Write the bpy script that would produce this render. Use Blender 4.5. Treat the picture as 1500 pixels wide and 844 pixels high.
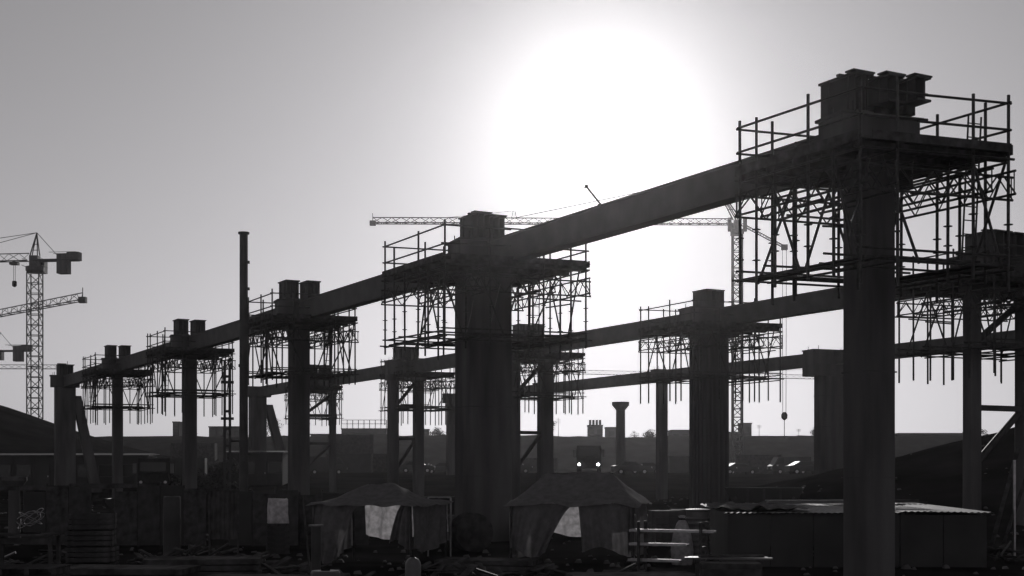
import bpy, math, random
from mathutils import Vector, Matrix, Quaternion
random.seed(7)
R = math.radians
SC = bpy.context.scene
COL = SC.collection
for o in list(bpy.data.objects):
    bpy.data.objects.remove(o)

# ------------------------------------------------------------------ camera
F = 2000.0            # focal length in photograph pixels (photograph 1500 wide)
CH = 2.4              # eye height
cam_d = bpy.data.cameras.new('camera')
cam_d.sensor_width = 36.0
cam_d.lens = 36.0 * F / 1500.0
cam_d.shift_y = (692 - 422) / 1500.0
cam_d.clip_start = 0.1
cam_d.clip_end = 5000
cam = bpy.data.objects.new('camera', cam_d)
cam.location = (0, 0, CH)
cam.rotation_euler = (R(90), 0, 0)
COL.objects.link(cam)
SC.camera = cam

# ------------------------------------------------------------------ light
SUN_AZ = math.atan2(130, F)                       # clockwise from +Y
SUN_EL = math.atan2(692 - 163, F)
sdir = Vector((math.sin(SUN_AZ) * math.cos(SUN_EL), math.cos(SUN_AZ) * math.cos(SUN_EL), math.sin(SUN_EL)))
world = bpy.data.worlds.new('World')
SC.world = world
world.use_nodes = True
nt = world.node_tree
nt.nodes.clear()
sky = nt.nodes.new('ShaderNodeTexSky')
sky.sky_type = 'NISHITA'
sky.sun_disc = False
sky.sun_elevation = SUN_EL
sky.sun_rotation = SUN_AZ
sky.air_density = 1.8
sky.dust_density = 0.3
sky.ozone_density = 1.0
bw = nt.nodes.new('ShaderNodeRGBToBW')
tint = nt.nodes.new('ShaderNodeMixRGB')
tint.blend_type = 'MULTIPLY'
tint.inputs[0].default_value = 1.0
tint.inputs[2].default_value = (1.0, 0.975, 1.01, 1)
bg = nt.nodes.new('ShaderNodeBackground')
bg.inputs[1].default_value = 0.10
out = nt.nodes.new('ShaderNodeOutputWorld')
nt.links.new(sky.outputs[0], bw.inputs[0])
nt.links.new(bw.outputs[0], tint.inputs[1])
# circumsolar aureole: the thin high haze that brightens the sky round the sun
geo = nt.nodes.new('ShaderNodeTexCoord')
dot = nt.nodes.new('ShaderNodeVectorMath'); dot.operation = 'DOT_PRODUCT'
dot.inputs[1].default_value = sdir
nrm = nt.nodes.new('ShaderNodeVectorMath'); nrm.operation = 'NORMALIZE'
nt.links.new(geo.outputs['Generated'], nrm.inputs[0])
nt.links.new(nrm.outputs[0], dot.inputs[0])
def mnode(op, a, b=None):
    n_ = nt.nodes.new('ShaderNodeMath'); n_.operation = op
    for i_, v_ in enumerate((a, b)):
        if v_ is None: continue
        if isinstance(v_, (int, float)): n_.inputs[i_].default_value = v_
        else: nt.links.new(v_, n_.inputs[i_])
    return n_.outputs[0]
om = mnode('SUBTRACT', 1.0, dot.outputs['Value'])          # about theta^2 / 2
core = mnode('MULTIPLY', mnode('EXPONENT', mnode('MULTIPLY', om, -1.0 / (2 * 0.054 ** 2) * 2)), 5.0)
wide = mnode('MULTIPLY', mnode('EXPONENT', mnode('MULTIPLY', om, -1.0 / (2 * 0.13 ** 2) * 2)), 0.3)
glow = mnode('ADD', core, wide)
gsum = nt.nodes.new('ShaderNodeMixRGB'); gsum.blend_type = 'ADD'; gsum.inputs[0].default_value = 1.0
nt.links.new(tint.outputs[0], gsum.inputs[1])
nt.links.new(glow, gsum.inputs[2])
nt.links.new(gsum.outputs[0], bg.inputs[0])
nt.links.new(bg.outputs[0], out.inputs[0])

sl = bpy.data.lights.new('sun', 'SUN')
sl.energy = 2.0
sl.angle = R(0.5)
sl.color = (1.0, 0.975, 0.96)
so = bpy.data.objects.new('sun', sl)
so.rotation_euler = sdir.to_track_quat('Z', 'Y').to_euler()
so.location = (0, -10, 60)
COL.objects.link(so)

SC.view_settings.view_transform = 'Standard'
SC.view_settings.look = 'None'
SC.view_settings.exposure = -0.98
SC.view_settings.gamma = 1.0
SC.view_settings.use_curve_mapping = False
SC.cycles.max_bounces = 5
SC.cycles.volume_bounces = 0
SC.cycles.transparent_max_bounces = 8

HAZE_DENSITY = 0.00017
HAZE_G = 0.9

# ------------------------------------------------------------------ materials
def material(name, v, rough=0.7, metal=0.0, var=0.35, scale=2.0, bump=0.0, translucent=0.0, spec=0.4, streak=False, rust=0.0):
    m = bpy.data.materials.new(name)
    m.use_nodes = True
    n = m.node_tree.nodes
    L = m.node_tree.links
    b = n['Principled BSDF']
    tc = n.new('ShaderNodeTexCoord')
    mp = n.new('ShaderNodeMapping')
    L.new(tc.outputs['Object'], mp.inputs[0])
    if streak:
        mp.inputs['Scale'].default_value = (1, 1, 0.15)
    nz = n.new('ShaderNodeTexNoise')
    nz.inputs['Scale'].default_value = scale
    nz.inputs['Detail'].default_value = 6
    L.new(mp.outputs[0], nz.inputs[0])
    rp = n.new('ShaderNodeValToRGB')
    lo, hi = v * (1 - var), v * (1 + var)
    rp.color_ramp.elements[0].position = 0.3
    rp.color_ramp.elements[0].color = (lo, lo * 0.97, lo * 1.0, 1)
    rp.color_ramp.elements[1].position = 0.7
    rp.color_ramp.elements[1].color = (hi, hi * 0.97, hi * 1.0, 1)
    L.new(nz.outputs[0], rp.inputs[0])
    L.new(rp.outputs[0], b.inputs['Base Color'])
    b.inputs['Roughness'].default_value = rough
    b.inputs['Metallic'].default_value = metal
    b.inputs['Specular IOR Level'].default_value = spec
    if bump:
        bp = n.new('ShaderNodeBump')
        bp.inputs['Strength'].default_value = bump
        bp.inputs['Distance'].default_value = 0.05
        L.new(nz.outputs[0], bp.inputs['Height'])
        L.new(bp.outputs[0], b.inputs['Normal'])
    if translucent:
        tr = n.new('ShaderNodeBsdfTranslucent')
        L.new(rp.outputs[0], tr.inputs[0])
        mx = n.new('ShaderNodeMixShader')
        mx.inputs[0].default_value = translucent
        L.new(b.outputs[0], mx.inputs[1])
        L.new(tr.outputs[0], mx.inputs[2])
        L.new(mx.outputs[0], n['Material Output'].inputs[0])
    return m

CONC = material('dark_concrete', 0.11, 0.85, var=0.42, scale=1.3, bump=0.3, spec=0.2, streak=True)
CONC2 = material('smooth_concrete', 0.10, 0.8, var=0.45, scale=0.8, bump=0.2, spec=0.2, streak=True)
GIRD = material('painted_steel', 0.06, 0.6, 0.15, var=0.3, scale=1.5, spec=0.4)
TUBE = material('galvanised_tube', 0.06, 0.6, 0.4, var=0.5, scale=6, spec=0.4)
WOOD = material('weathered_timber', 0.07, 0.9, var=0.5, scale=4, bump=0.2, spec=0.0)
EARTH = material('earth', 0.02, 1.0, var=0.55, scale=0.35, bump=0.8, spec=0.0)
CRANE = material('crane_steel', 0.09, 0.6, 0.2, var=0.3, scale=3)
ROOF = material('roof_sheet_metal', 0.10, 0.6, 0.4, var=0.4, scale=2.5, bump=0.15)
DARK = material('black_rubber', 0.03, 0.85, var=0.3, scale=5, spec=0.0)
PAINT = material('vehicle_paint', 0.03, 0.5, 0.0, var=0.15, scale=2, spec=0.5)
WALL = material('cabin_cladding', 0.04, 0.7, var=0.25, scale=1.0)
GLASS = material('dark_glass', 0.02, 0.25, var=0.1, scale=1, spec=0.6)
TARP = material('dark_tarpaulin', 0.07, 0.8, var=0.4, scale=3, translucent=0.1, spec=0.1)
CANVAS = material('canvas', 0.2, 0.9, var=0.2, scale=6, translucent=0.3, spec=0.05)
SHEET = material('pale_sheeting', 0.6, 0.8, var=0.35, scale=7, translucent=0.6, spec=0.1)
FAR = material('far_building', 0.05, 0.9, var=0.2, scale=0.5, spec=0.1)
LEAF = material('foliage', 0.05, 0.8, var=0.5, scale=3, translucent=0.3, spec=0.2)
PLASTIC = material('grey_plastic', 0.12, 0.4, var=0.2, scale=3)
SHINY = material('bright_steel', 0.45, 0.28, 0.9, var=0.25, scale=6)
LAMP = bpy.data.materials.new('lit_headlight')
LAMP.use_nodes = True
_b = LAMP.node_tree.nodes['Principled BSDF']
_b.inputs['Emission Color'].default_value = (1.0, 0.98, 1.0, 1)
_b.inputs['Emission Strength'].default_value = 60.0

# ------------------------------------------------------------------ mesh helpers
class MB:
    def __init__(s):
        s.v = []; s.f = []
    def add(s, vs, fs):
        k = len(s.v)
        s.v += [tuple(v) for v in vs]
        s.f += [tuple(i + k for i in f) for f in fs]
        return s
    def box(s, x0, x1, y0, y1, z0, z1):
        return s.add([(x0,y0,z0),(x1,y0,z0),(x1,y1,z0),(x0,y1,z0),(x0,y0,z1),(x1,y0,z1),(x1,y1,z1),(x0,y1,z1)],
              [(0,3,2,1),(4,5,6,7),(0,1,5,4),(1,2,6,5),(2,3,7,6),(3,0,4,7)])
    def frustum(s, a, b, z0, z1):
        """a, b = (x0,x1,y0,y1) at bottom and top"""
        x0,x1,y0,y1 = a; X0,X1,Y0,Y1 = b
        return s.add([(x0,y0,z0),(x1,y0,z0),(x1,y1,z0),(x0,y1,z0),(X0,Y0,z1),(X1,Y0,z1),(X1,Y1,z1),(X0,Y1,z1)],
              [(0,3,2,1),(4,5,6,7),(0,1,5,4),(1,2,6,5),(2,3,7,6),(3,0,4,7)])
    def tube(s, a, b, r, n=6, r2=None):
        a = Vector(a); b = Vector(b); q = (b - a).to_track_quat('Z', 'Y')
        r2 = r if r2 is None else r2
        vs = []
        for p, rr in ((a, r), (b, r2)):
            for i in range(n):
                t = 2 * math.pi * i / n
                vs.append(p + q @ Vector((rr * math.cos(t), rr * math.sin(t), 0)))
        fs = [(i, (i + 1) % n, n + (i + 1) % n, n + i) for i in range(n)]
        fs += [tuple(range(n - 1, -1, -1)), tuple(range(n, 2 * n))]
        return s.add(vs, fs)
    def lathe(s, prof, n=14, cx=0, cy=0):
        vs = []
        for r, z in prof:
            for i in range(n):
                t = 2 * math.pi * i / n
                vs.append((cx + r * math.cos(t), cy + r * math.sin(t), z))
        fs = []
        for k in range(len(prof) - 1):
            for i in range(n):
                j = (i + 1) % n
                fs.append((k*n+i, k*n+j, (k+1)*n+j, (k+1)*n+i))
        fs.append(tuple(range(n - 1, -1, -1)))
        fs.append(tuple((len(prof)-1)*n + i for i in range(n)))
        return s.add(vs, fs)
    def prism(s, poly, y0, y1):
        """polygon in x,z extruded along y"""
        n = len(poly)
        vs = [(x, y0, z) for x, z in poly] + [(x, y1, z) for x, z in poly]
        fs = [tuple(range(n)), tuple(range(2*n-1, n-1, -1))]
        fs += [(i, n+i, n+(i+1)%n, (i+1)%n) for i in range(n)]
        return s.add(vs, fs)
    def mesh(s, name, mat, smooth=False):
        me = bpy.data.meshes.new(name)
        me.from_pydata(s.v, [], s.f)
        me.materials.append(mat)
        if smooth:
            for p in me.polygons: p.use_smooth = True
        me.update()
        return me
    def build(s, name, mat, parent=None, loc=(0,0,0), rz=0, smooth=False):
        return link(name, s.mesh(name, mat, smooth), parent, loc, rz)

def link(name, data, parent=None, loc=(0,0,0), rz=0):
    o = bpy.data.objects.new(name, data)
    COL.objects.link(o)
    o.location = loc
    if rz: o.rotation_euler = (0, 0, rz)
    if parent: o.parent = parent
    return o

def tag(o, label=None, cat=None, group=None, kind=None):
    if label: o['label'] = label
    if cat: o['category'] = cat
    if group: o['group'] = group
    if kind: o['kind'] = kind
    return o

def thing(name, label, cat, loc=(0,0,0), rz=0, group=None):
    return tag(link(name, None, None, loc, rz), label, cat, group)

def copy_tree(o, parent=None):
    c = o.copy(); COL.objects.link(c)
    if parent: c.parent = parent
    for ch in list(o.children): copy_tree(ch, c)
    return c

CACHE = {}
def tube(name, a, b, r, parent, mat=TUBE, n=6):
    a = Vector(a); b = Vector(b); L = (b - a).length
    key = ('t', round(L, 2), r, n, mat.name)
    if key not in CACHE:
        CACHE[key] = MB().tube((0,0,0), (0,0,round(L,2)), r, n).mesh('tube', mat)
    o = link(name, CACHE[key], parent, a)
    o.rotation_euler = (b - a).to_track_quat('Z', 'Y').to_euler()
    return o

def box(name, x0, x1, y0, y1, z0, z1, parent, mat, rz=0):
    """box part with its origin at the middle of its base"""
    sx, sy, sz = round(x1-x0, 3), round(y1-y0, 3), round(z1-z0, 3)
    key = ('b', sx, sy, sz, mat.name)
    if key not in CACHE:
        CACHE[key] = MB().box(-sx/2, sx/2, -sy/2, sy/2, 0, sz).mesh('block', mat)
    return link(name, CACHE[key], parent, ((x0+x1)/2, (y0+y1)/2, z0), rz)

def at(px, py, Y):
    return Vector(((px - 750) / F * Y, Y, CH + (692 - py) / F * Y))

def gz(x, y):
    """terrain height"""
    def ss(a, b, t):
        t = min(1, max(0, (t - a) / (b - a))); return t*t*(3-2*t)
    h = 2.2 * ss(95, 145, y) + 8.0 * ss(258, 296, y) + 1.0 * ss(300, 600, y)
    h += 12.0 * math.exp(-(((x + 85) / 20) ** 2 + ((y - 190) / 22) ** 2) / 2)
    from mathutils import noise as N
    h += 6.0 * math.exp(-(((x - 37) / 14) ** 2 + ((y - 75) / 12) ** 2) / 2) * (1 + .10 * N.noise(Vector((x*.45, y*.45, 1.7))) + .06 * N.noise(Vector((x*1.1, y*1.1, 2.7))))
    amp = 0.10 + 0.7 * ss(110, 300, y)
    h += amp * N.noise(Vector((x * 0.08, y * 0.08, 0.3)))
    h += 0.06 * N.noise(Vector((x * 0.5, y * 0.5, 4.3))) + .5 * ss(250, 290, y) * N.noise(Vector((x * 0.21, y * 0.1, 8.3)))
    return h

# ------------------------------------------------------------------ ground
def ground():
    xs = [-480 + 24*i for i in range(15)] + [-120 + 3*i for i in range(81)] + [144 + 24*i for i in range(15)]
    ys = [-40 + 4*i for i in range(12)] + [8 + 1.2*i for i in range(92)] + [120 + 5*i for i in range(60)] + [425 + 25*i for i in range(8)]
    vs = [(x, y, gz(x, y)) for y in ys for x in xs]
    nx = len(xs)
    fs = [(j*nx+i, j*nx+i+1, (j+1)*nx+i+1, (j+1)*nx+i) for j in range(len(ys)-1) for i in range(nx-1)]
    o = MB().add(vs, fs).build('ground', EARTH, smooth=True)
    tag(o, 'dark bare earth of the building site rising to a far bank', None, None, 'structure')
ground()

# ------------------------------------------------------------------ row frame
ANG = math.atan2(1100, F)
DV = Vector((-math.sin(ANG), math.cos(ANG), 0))      # along a row, away from the camera
NV = Vector((math.cos(ANG), math.sin(ANG), 0))       # across the rows
SKEW = R(8.5)                                        # the pier heads and platforms stand skew to the girders
NS = Vector((math.cos(ANG-SKEW), math.sin(ANG-SKEW), 0))
P1 = Vector((523 / F * 31, 31, 0))
def rowpt(t, s):
    p = P1 + NV * t + DV * s
    return Vector((p.x, p.y, 0))
H_TOP = CH + 7.94      # top of the girders
H_BOT = CH + 7.04
H_STACK = CH + 8.95

def pier(p, label, wx, wy, cap=2.6, haunch=0, kind='single', stack=True, top=None, rake=0, flutes=False):
    p = Vector((p.x, p.y, gz(p.x, p.y) - 0.15))
    t = thing('pier', label, 'pier', p, ANG, 'bridge piers')
    z = lambda h: h - p.z
    ht = z(H_BOT - 0.02)
    def shaft(x, wx, wy, zt):
        c = 0.06
        m = MB()
        poly = [(-wx/2+c,-wy/2),(wx/2-c,-wy/2),(wx/2,-wy/2+c),(wx/2,wy/2-c),(wx/2-c,wy/2),(-wx/2+c,wy/2),(-wx/2,wy/2-c),(-wx/2,-wy/2+c)]
        n = 8
        vs = [(a+x, b, 0) for a, b in poly] + [(a+x, b, zt) for a, b in poly]
        m.add(vs, [tuple(range(n-1,-1,-1)), tuple(range(n,2*n))] + [(i,(i+1)%n,n+(i+1)%n,n+i) for i in range(n)])
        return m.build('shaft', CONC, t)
    if kind == 'single':
        shaft(0, wx, wy, ht - haunch)
        for k in range(1, 4):     # day joints left by the formwork lifts
            zz = ht * k / 4
            MB().box(-wx/2-.006, wx/2+.006, -wy/2-.006, wy/2+.006, zz, zz+.03).build('lift_joint', CONC2, t)
    else:
        for x in (-kind, kind):
            shaft(x, wx, wy, ht - 0.45)
        box('tie_beam', -kind+wx/2, kind-wx/2, -.15, .15, z(CH+4.6), z(CH+4.85), t, GIRD)
        box('tie_beam', -kind+wx/2, kind-wx/2, -.15, .15, z(CH+2.3), z(CH+2.5), t, GIRD)
        tube('diagonal_brace', (-kind+wx/2, 0, z(CH+4.9)), (kind-wx/2, 0, z(CH+6.4)), .13, t, GIRD, 8)
        tube('diagonal_brace', (-kind+wx/2, 0, z(CH+.4)), (kind-wx/2, 0, z(CH+2.25)), .13, t, GIRD, 8)
        box('bearing_beam', -kind-wx/2-.1, kind+wx/2+.1, -wy/2-.08, wy/2+.08, ht-.45, ht, t, CONC)
    if flutes:
        for k in range(5):
            x = -wx/2 + wx*(k+.5)/5
            box('flute_rib', x-.06, x+.06, -wy/2-.07, -wy/2-.002, 0, ht-haunch-.003, t, CONC)
        for k in range(4):
            y = -wy/2 + wy*(k+.5)/4
            box('flute_rib', -wx/2-.07, -wx/2-.002, y-.06, y+.06, 0, ht-haunch-.003, t, CONC)
            box('flute_rib', wx/2+.002, wx/2+.07, y-.06, y+.06, 0, ht-haunch-.003, t, CONC)
    if haunch:
        h = min(cap/2 - 0.05, wx/2 + haunch*.75)
        MB().frustum((-wx/2, wx/2, -wy/2, wy/2), (-h, h, -wy/2-.25, wy/2+.25), ht-haunch, ht).build('haunch', CONC, t)
    cw = max(0.45, wy/2 + .05)
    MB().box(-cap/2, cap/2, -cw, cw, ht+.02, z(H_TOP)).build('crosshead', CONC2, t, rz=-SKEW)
    MB().box(-cap/2-.06, cap/2+.06, -cw-.06, cw+.06, z(H_TOP)+.003, z(H_TOP)+.07).build('bearing_plate', GIRD, t, rz=-SKEW)
    for sx in (-cap/2+.25, cap/2-.25):
        for sy in (-cw+.15, cw-.15):
            tube('starter_bar', (sx, sy, z(H_TOP)+.07), (sx+random.uniform(-.03,.03), sy, z(H_TOP)+.32), .02, t, TUBE)
    if rake:
        MB().add([(rake*.55,-.35,z(H_BOT)-.7),(rake*.55+.7,-.35,z(H_BOT)-.7),(rake*2.2+.8,-.35,0),(rake*2.2,-.35,0),
                  (rake*.55,.35,z(H_BOT)-.7),(rake*.55+.7,.35,z(H_BOT)-.7),(rake*2.2+.8,.35,0),(rake*2.2,.35,0)],
                 [(0,1,2,3),(7,6,5,4),(0,4,5,1),(1,5,6,2),(2,6,7,3),(3,7,4,0)]).build('raking_strut', CONC2, t)
    return t

def i_beam(root, L, d, w, stiff=0, tf=.05, tw=.03):
    """I section along local y, from y=0 to L, from z=0 to d"""
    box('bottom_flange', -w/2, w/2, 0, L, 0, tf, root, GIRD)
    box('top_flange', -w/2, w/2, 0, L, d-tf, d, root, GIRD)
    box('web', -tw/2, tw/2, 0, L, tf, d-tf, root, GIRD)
    for k in range(stiff):
        y = L * (k + .5) / stiff
        for s in (-1, 1):
            a, b = (tw/2, w/2-.02) if s > 0 else (-w/2+.02, -tw/2)
            box('stiffener', a, b, y-.012, y+.012, tf, d-tf, root, GIRD)

def stubs(p, where, n=2, L=1.15, w=.7, tight=False):
    c = {2: (-.48, .48), 3: (-.5, .04, .5)}[n] if not tight else (-.3, .33)
    nm = {2: ('left-hand', 'right-hand'), 3: ('left-hand', 'middle', 'right-hand')}[n]
    for k, x in enumerate(c):
        yy = -L/2 + ((.1, -.25, -.55)[k] if n == 3 else random.uniform(-.1,.1))
        zz = H_TOP + .075
        q = p + NS * x + DV * yy
        d = H_STACK - zz - (.09*k if n == 3 else .06*k if tight else 0) - random.uniform(0,.05)
        ww = (w if not tight else .58) if n == 2 else (.52, .48, .42)[k]
        if n == 3 and k: zz += .2; d -= .2
        r = thing('girder_stub', '%s short steel beam on top of the %s' % (nm[k], where), 'steel beam', (q.x, q.y, zz), ANG, 'short steel beams on the pier heads')
        LL = L + ((.1, .25, .3)[k] if n == 3 else .25 if tight else 0)
        i_beam(r, LL, d, ww, 2)
        for s_ in (-1, 1):
            xx = s_*(ww/2 - .07)
            box('side_plate', xx-.012, xx+.012, .02 if n == 2 else .12, LL-.02, .053, d-.053, r, GIRD)
        if n == 3 or tight:
            box('packing_timber', -ww/2-.06, ww/2+.06, .02, .3, d+.003, d+.04, r, WOOD)
            box('packing_timber', -ww/2-.03, ww/2+.09, .5, .62, d+.003, d+.05, r, WOOD)
            if n == 3 and k: box('packing_block', -ww/2+.03, ww/2-.03, .45, LL-.1, -.198, -.003, r, WOOD)

def girder(pa, pb, label, ga=.5, gb=.5):
    v = (pb - pa); L = v.length; u = v / L
    q = pa + u * ga
    L = L - ga - gb
    r = thing('bridge_girder', label, 'girder', (q.x, q.y, H_BOT), ANG, 'long steel girders between the piers')
    i_beam(r, L, H_TOP - H_BOT, .5, 0, tf=.06)
    # plain box-like side cover plates, welded full length
    for s in (-1, 1):
        box('side_plate', s*.19-.012, s*.19+.012, .02, L-.02, .063, H_TOP-H_BOT-.063, r, GIRD)
    return r

# ------------------------------------------------------------------ scaffolds
def scaffold(p, label, tails=None, a=1.86, b=1.98, detail=True, seed=0, cx=0.0):
    rnd = random.Random(seed)
    k_sk = math.tan(SKEW)
    def sk(v): return (v[0], v[1] - v[0]*k_sk, v[2])
    def tube(name, a, b, r, parent, mat=TUBE, n=6):
        return globals()['tube'](name, sk(a), sk(b), r, parent, mat, n)
    def box(name, x0, x1, y0, y1, z0, z1, parent, mat, rz=0):
        xm, ym = (x0+x1)/2, (y0+y1)/2
        dx, dy = (x1-x0)/2, (y1-y0)/2
        along = dx > dy
        o = globals()['box'](name, -dx, dx, -dy, dy, z0, z1, parent, mat, -SKEW if along else 0)
        o.location.x, o.location.y = xm, ym - xm*k_sk
        return o
    p = p + NV * cx
    t = thing('scaffold', label, 'scaffold', (p.x, p.y, CH), ANG, 'scaffold platforms hung around the pier heads')
    RS, RL = .036, .029
    zd, zl = 7.0, 4.45
    # standards
    posts = [(-a,b,1),(-a,b*.68,1),(-a,-.35,1),(-a,-b,1),(-1.05,b,1),(-.35,b,1),(.8,b,1),(a,b,1),(a,.1,1),(a,1.2,1),(a,-1.35,1),(a,-b,1),(.95,-b,1),(-.95,-b,1),
             (-a,.75,0),(-a,-1.2,0),(-1.1,1.1,0),(-1.1,-1.0,0),(1.1,1.0,0),(1.1,-1.1,0),(a,-.65,0)]
    for x, y, hi in posts:
        x += rnd.uniform(-.03,.03); y += rnd.uniform(-.03,.03)
        z1 = (8.2 + (.06 if abs(x)>1.7 and abs(y)>1.8 else rnd.choice((0,0,.05,.12,-.3)))) if hi else zd-.1
        if tails is None:
            z0 = zl - .25 - rnd.choice((0, 0, .25))
        else:
            z0 = tails + rnd.uniform(-.04,.12)
        q = tube('standard', (x,y,z0), (x+rnd.uniform(-.015,.015),y,z1), RS, t)
        if detail:
            for zc in (5.0, 5.5):
                zz = zc + rnd.uniform(-.12,.12) - z0
                key = 'coupler'
                if key not in CACHE:
                    CACHE[key] = MB().lathe([(.045,-.012),(.1,-.008),(.1,.008),(.045,.012)], 8).mesh('coupler', TUBE)
                link('coupler', CACHE[key], q, (0,0,zz))
    # guard rails
    e = .1
    for z in (8.08, 7.5):
        j = lambda: rnd.uniform(-.03,.03)
        tube('guard_rail', (-a,-b-e,z+j()), (-a,b+e,z+j()), RL, t)
        tube('guard_rail', (a,-b-e,z+j()), (a,b+e,z+j()), RL, t)
        tube('guard_rail', (-a-e,b,z+j()), (a*.1,b,z+j()), RL, t)
        tube('guard_rail', (.5,b,z+j()), (a+e,b,z+j()), RL, t)
        tube('guard_rail', (-a-e,-b,z+j()), (-.2,-b,z+j()), RL, t)
        tube('guard_rail', (-.45,-b,z+j()), (a+e,-b,z+j()), RL, t)
    # ledgers under the deck and at the lower level
    for z, k in ((6.78,.15), (zl,.2), (zl+.22,.1)):
        for x in (-a, -1.1, 1.1, a):
            if z == zl+.22 and abs(x) < 2: continue
            tube('ledger', (x+rnd.uniform(-.04,.04),-b-k*rnd.random(),z+rnd.uniform(-.05,.05)), (x,b+k*rnd.random(),z+rnd.uniform(-.05,.05)), RL, t)
        for y in (-b, -1.0, 1.0, b):
            tube('ledger', (-a-k,y,z+.05), (a+k,y+rnd.uniform(-.05,.05),z+.05+rnd.uniform(-.05,.05)), RL, t)
    # lattice girders
    def lattice(ax, c, l0, l1, z0, z1):
        P = (lambda u, z: (c, u, z)) if ax == 'y' else (lambda u, z: (u, c, z))
        g = MB().tube(sk(P(l0,z0)), sk(P(l1,z0)), RL, 6).build('lattice_girder', TUBE, t)
        tube('upper_chord', P(l0,z1), P(l1,z1), RL, g)
        n = max(4, int(round((l1-l0)/.42)))
        if n % 2: n += 1
        for i in range(n):
            u0 = l0 + (l1-l0)*i/n; u1 = l0 + (l1-l0)*(i+1)/n
            tube('lattice_strut', P(u0, z0 if i%2==0 else z1), P(u1, z1 if i%2==0 else z0), .021, g, n=4)
        tube('lattice_post', P(l0+.04,z0), P(l0+.04,z1), .02, g, n=4)
        tube('lattice_post', P(l1-.04,z0), P(l1-.04,z1), .02, g, n=4)
    for x in (-a+.06, -1.25, -.75, .75, 1.25, a-.06):
        lattice('y', x+rnd.uniform(-.05,.05), -b-.18-.1*rnd.random(), b+.18, 6.05+rnd.uniform(-.04,.04), 6.56)
    for y in (-b+.06, b-.06):
        lattice('x', y, -a-.18, a+.2, 5.98, 6.48)
    # braces
    B = [(-a+.04,1.95,zl,-a+.04,.95,6.75),(-a+.04,-.2,zl,-a+.04,1.0,6.7),(-a+.04,-.3,zl,-a+.04,-1.2,6.7),(-a+.04,-1.9,zl,-a+.04,-1.0,6.8),
         (a-.04,1.9,zl,a-.04,1.0,6.7),(a-.04,-.9,zl,a-.04,.1,6.7),(a-.04,-1.1,zl,a-.04,-1.9,6.9),
         (1.75,-b+.03,zl,1.0,-b+.03,6.7),(-.4,-b+.03,zl,-1.3,-b+.03,6.7),(-1.4,b,zl,-.5,b,6.7),(1.4,b,zl,.5,b,6.8),
         (-1.1,-1.0,zl,-2.0,-1.4,6.7),(1.1,1.1,zl,2.0,1.4,6.7),(1.0,-1.1,zl,1.9,-1.5,6.7)]
    for x0,y0,z0,x1,y1,z1 in B:
        if rnd.random() < .12: continue
        w = lambda: rnd.uniform(-.15,.15)
        tube('brace', (x0,y0+(w() if abs(y0)<2 else 0),z0), (x1,y1+(w() if abs(y1)<2 else 0),z1), RL+.004, t)
    # deck planks and bearers
    def plank(x0,x1,y0,y1,z,name='plank'):
        box(name, x0, x1, y0, y1, z, z+.045, t, WOOD)
    wpl = .25
    for sgn in (-1, 1):
        for k in range(6):
            x = sgn*(a + .05 - wpl*(k+.5))
            ov = rnd.choice((.08,.12,.2))
            plank(x-.118, x+.118, -b-ov, b+ov*.7, zd + (.0 if k%2 else .012))
    for sgn in (-1, 1):
        for k in range(6):
            y = sgn*(b + .05 - wpl*(k+.5))
            plank(-a+1.47, a-1.47, y-.118, y+.118, zd+.004)
    for k in range(5):
        y = -b + .15 + (2*b-.3)*k/4
        if abs(y) < .8:
            box('bearer', -a-.1, -.62, y-.04, y+.04, zd-.18, zd-.003, t, WOOD)
            box('bearer', .62, a+.1, y-.04, y+.04, zd-.18, zd-.003, t, WOOD)
        else:
            box('bearer', -a-.1, a+.1, y-.04, y+.04, zd-.18, zd-.003, t, WOOD)
    for x in (-a-.085, a+.085):
        box('toe_board', x-.018, x+.018, -b-.05, b+.05, zd-.05, zd+.17, t, WOOD)
    for y in (-b-.225, b+.18):
        box('toe_board', -a+.1, a-.1, y-.018, y+.018, zd-.05, zd+.14, t, WOOD)
    # stray tubes poking past the frame, and a ladder
    for k in range(7):
        z = rnd.choice((5.85, 5.95, 6.1, 6.55, 4.75)) + rnd.uniform(-.06,.06)
        if rnd.random() < .5:
            x = rnd.choice((-a-.05, a+.05, -1.1)); y = rnd.uniform(-b, b*.4); L_ = rnd.uniform(1.0, 2.4)
            tube('stray_tube', (x,y,z), (x+rnd.uniform(-.1,.1), min(y+L_, b+.45), z+rnd.uniform(-.05,.05)), RL, t)
        else:
            y = rnd.choice((-b-.05, b+.05)); x = rnd.uniform(-a-.5, a*.3); L_ = rnd.uniform(1.0, 2.2)
            tube('stray_tube', (x,y,z), (min(x+L_, a+.5), y+rnd.uniform(-.1,.1), z+rnd.uniform(-.05,.05)), RL, t)
    lx, ly = rnd.choice(((-a+.25, -.9), (a-.3, .6), (a-.3, -1.2), (-a+.3, .9)))
    lean = rnd.uniform(-.7, .7)
    la = tube('ladder', (lx-.17, ly, zl+.1), (lx-.17, ly+lean, zd+.9), .022, t)
    tube('ladder_stile', (lx+.17, ly, zl+.1), (lx+.17, ly+lean, zd+.9), .022, t)
    for k in range(11):
        f_ = (k+.5)/11
        tube('ladder_rung', (lx-.17, ly+lean*f_, zl+.1+(zd+.8-zl)*f_), (lx+.17, ly+lean*f_, zl+.1+(zd+.8-zl)*f_), .014, t, n=4)
    # lower level boards
    for x in (-a+.15, -a+.42, -1.25, 1.25, a-.42, a-.15):
        if rnd.random() < .2: continue
        plank(x-.11, x+.11, -b+rnd.uniform(-.2,.5), b+rnd.uniform(-.6,.15), zl+.055, 'lower_plank')
    for y in (-b+.2, b-.2):
        plank(-a+.6, a-.6, y-.11, y+.11, zl+.11, 'lower_plank')
    return t

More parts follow.
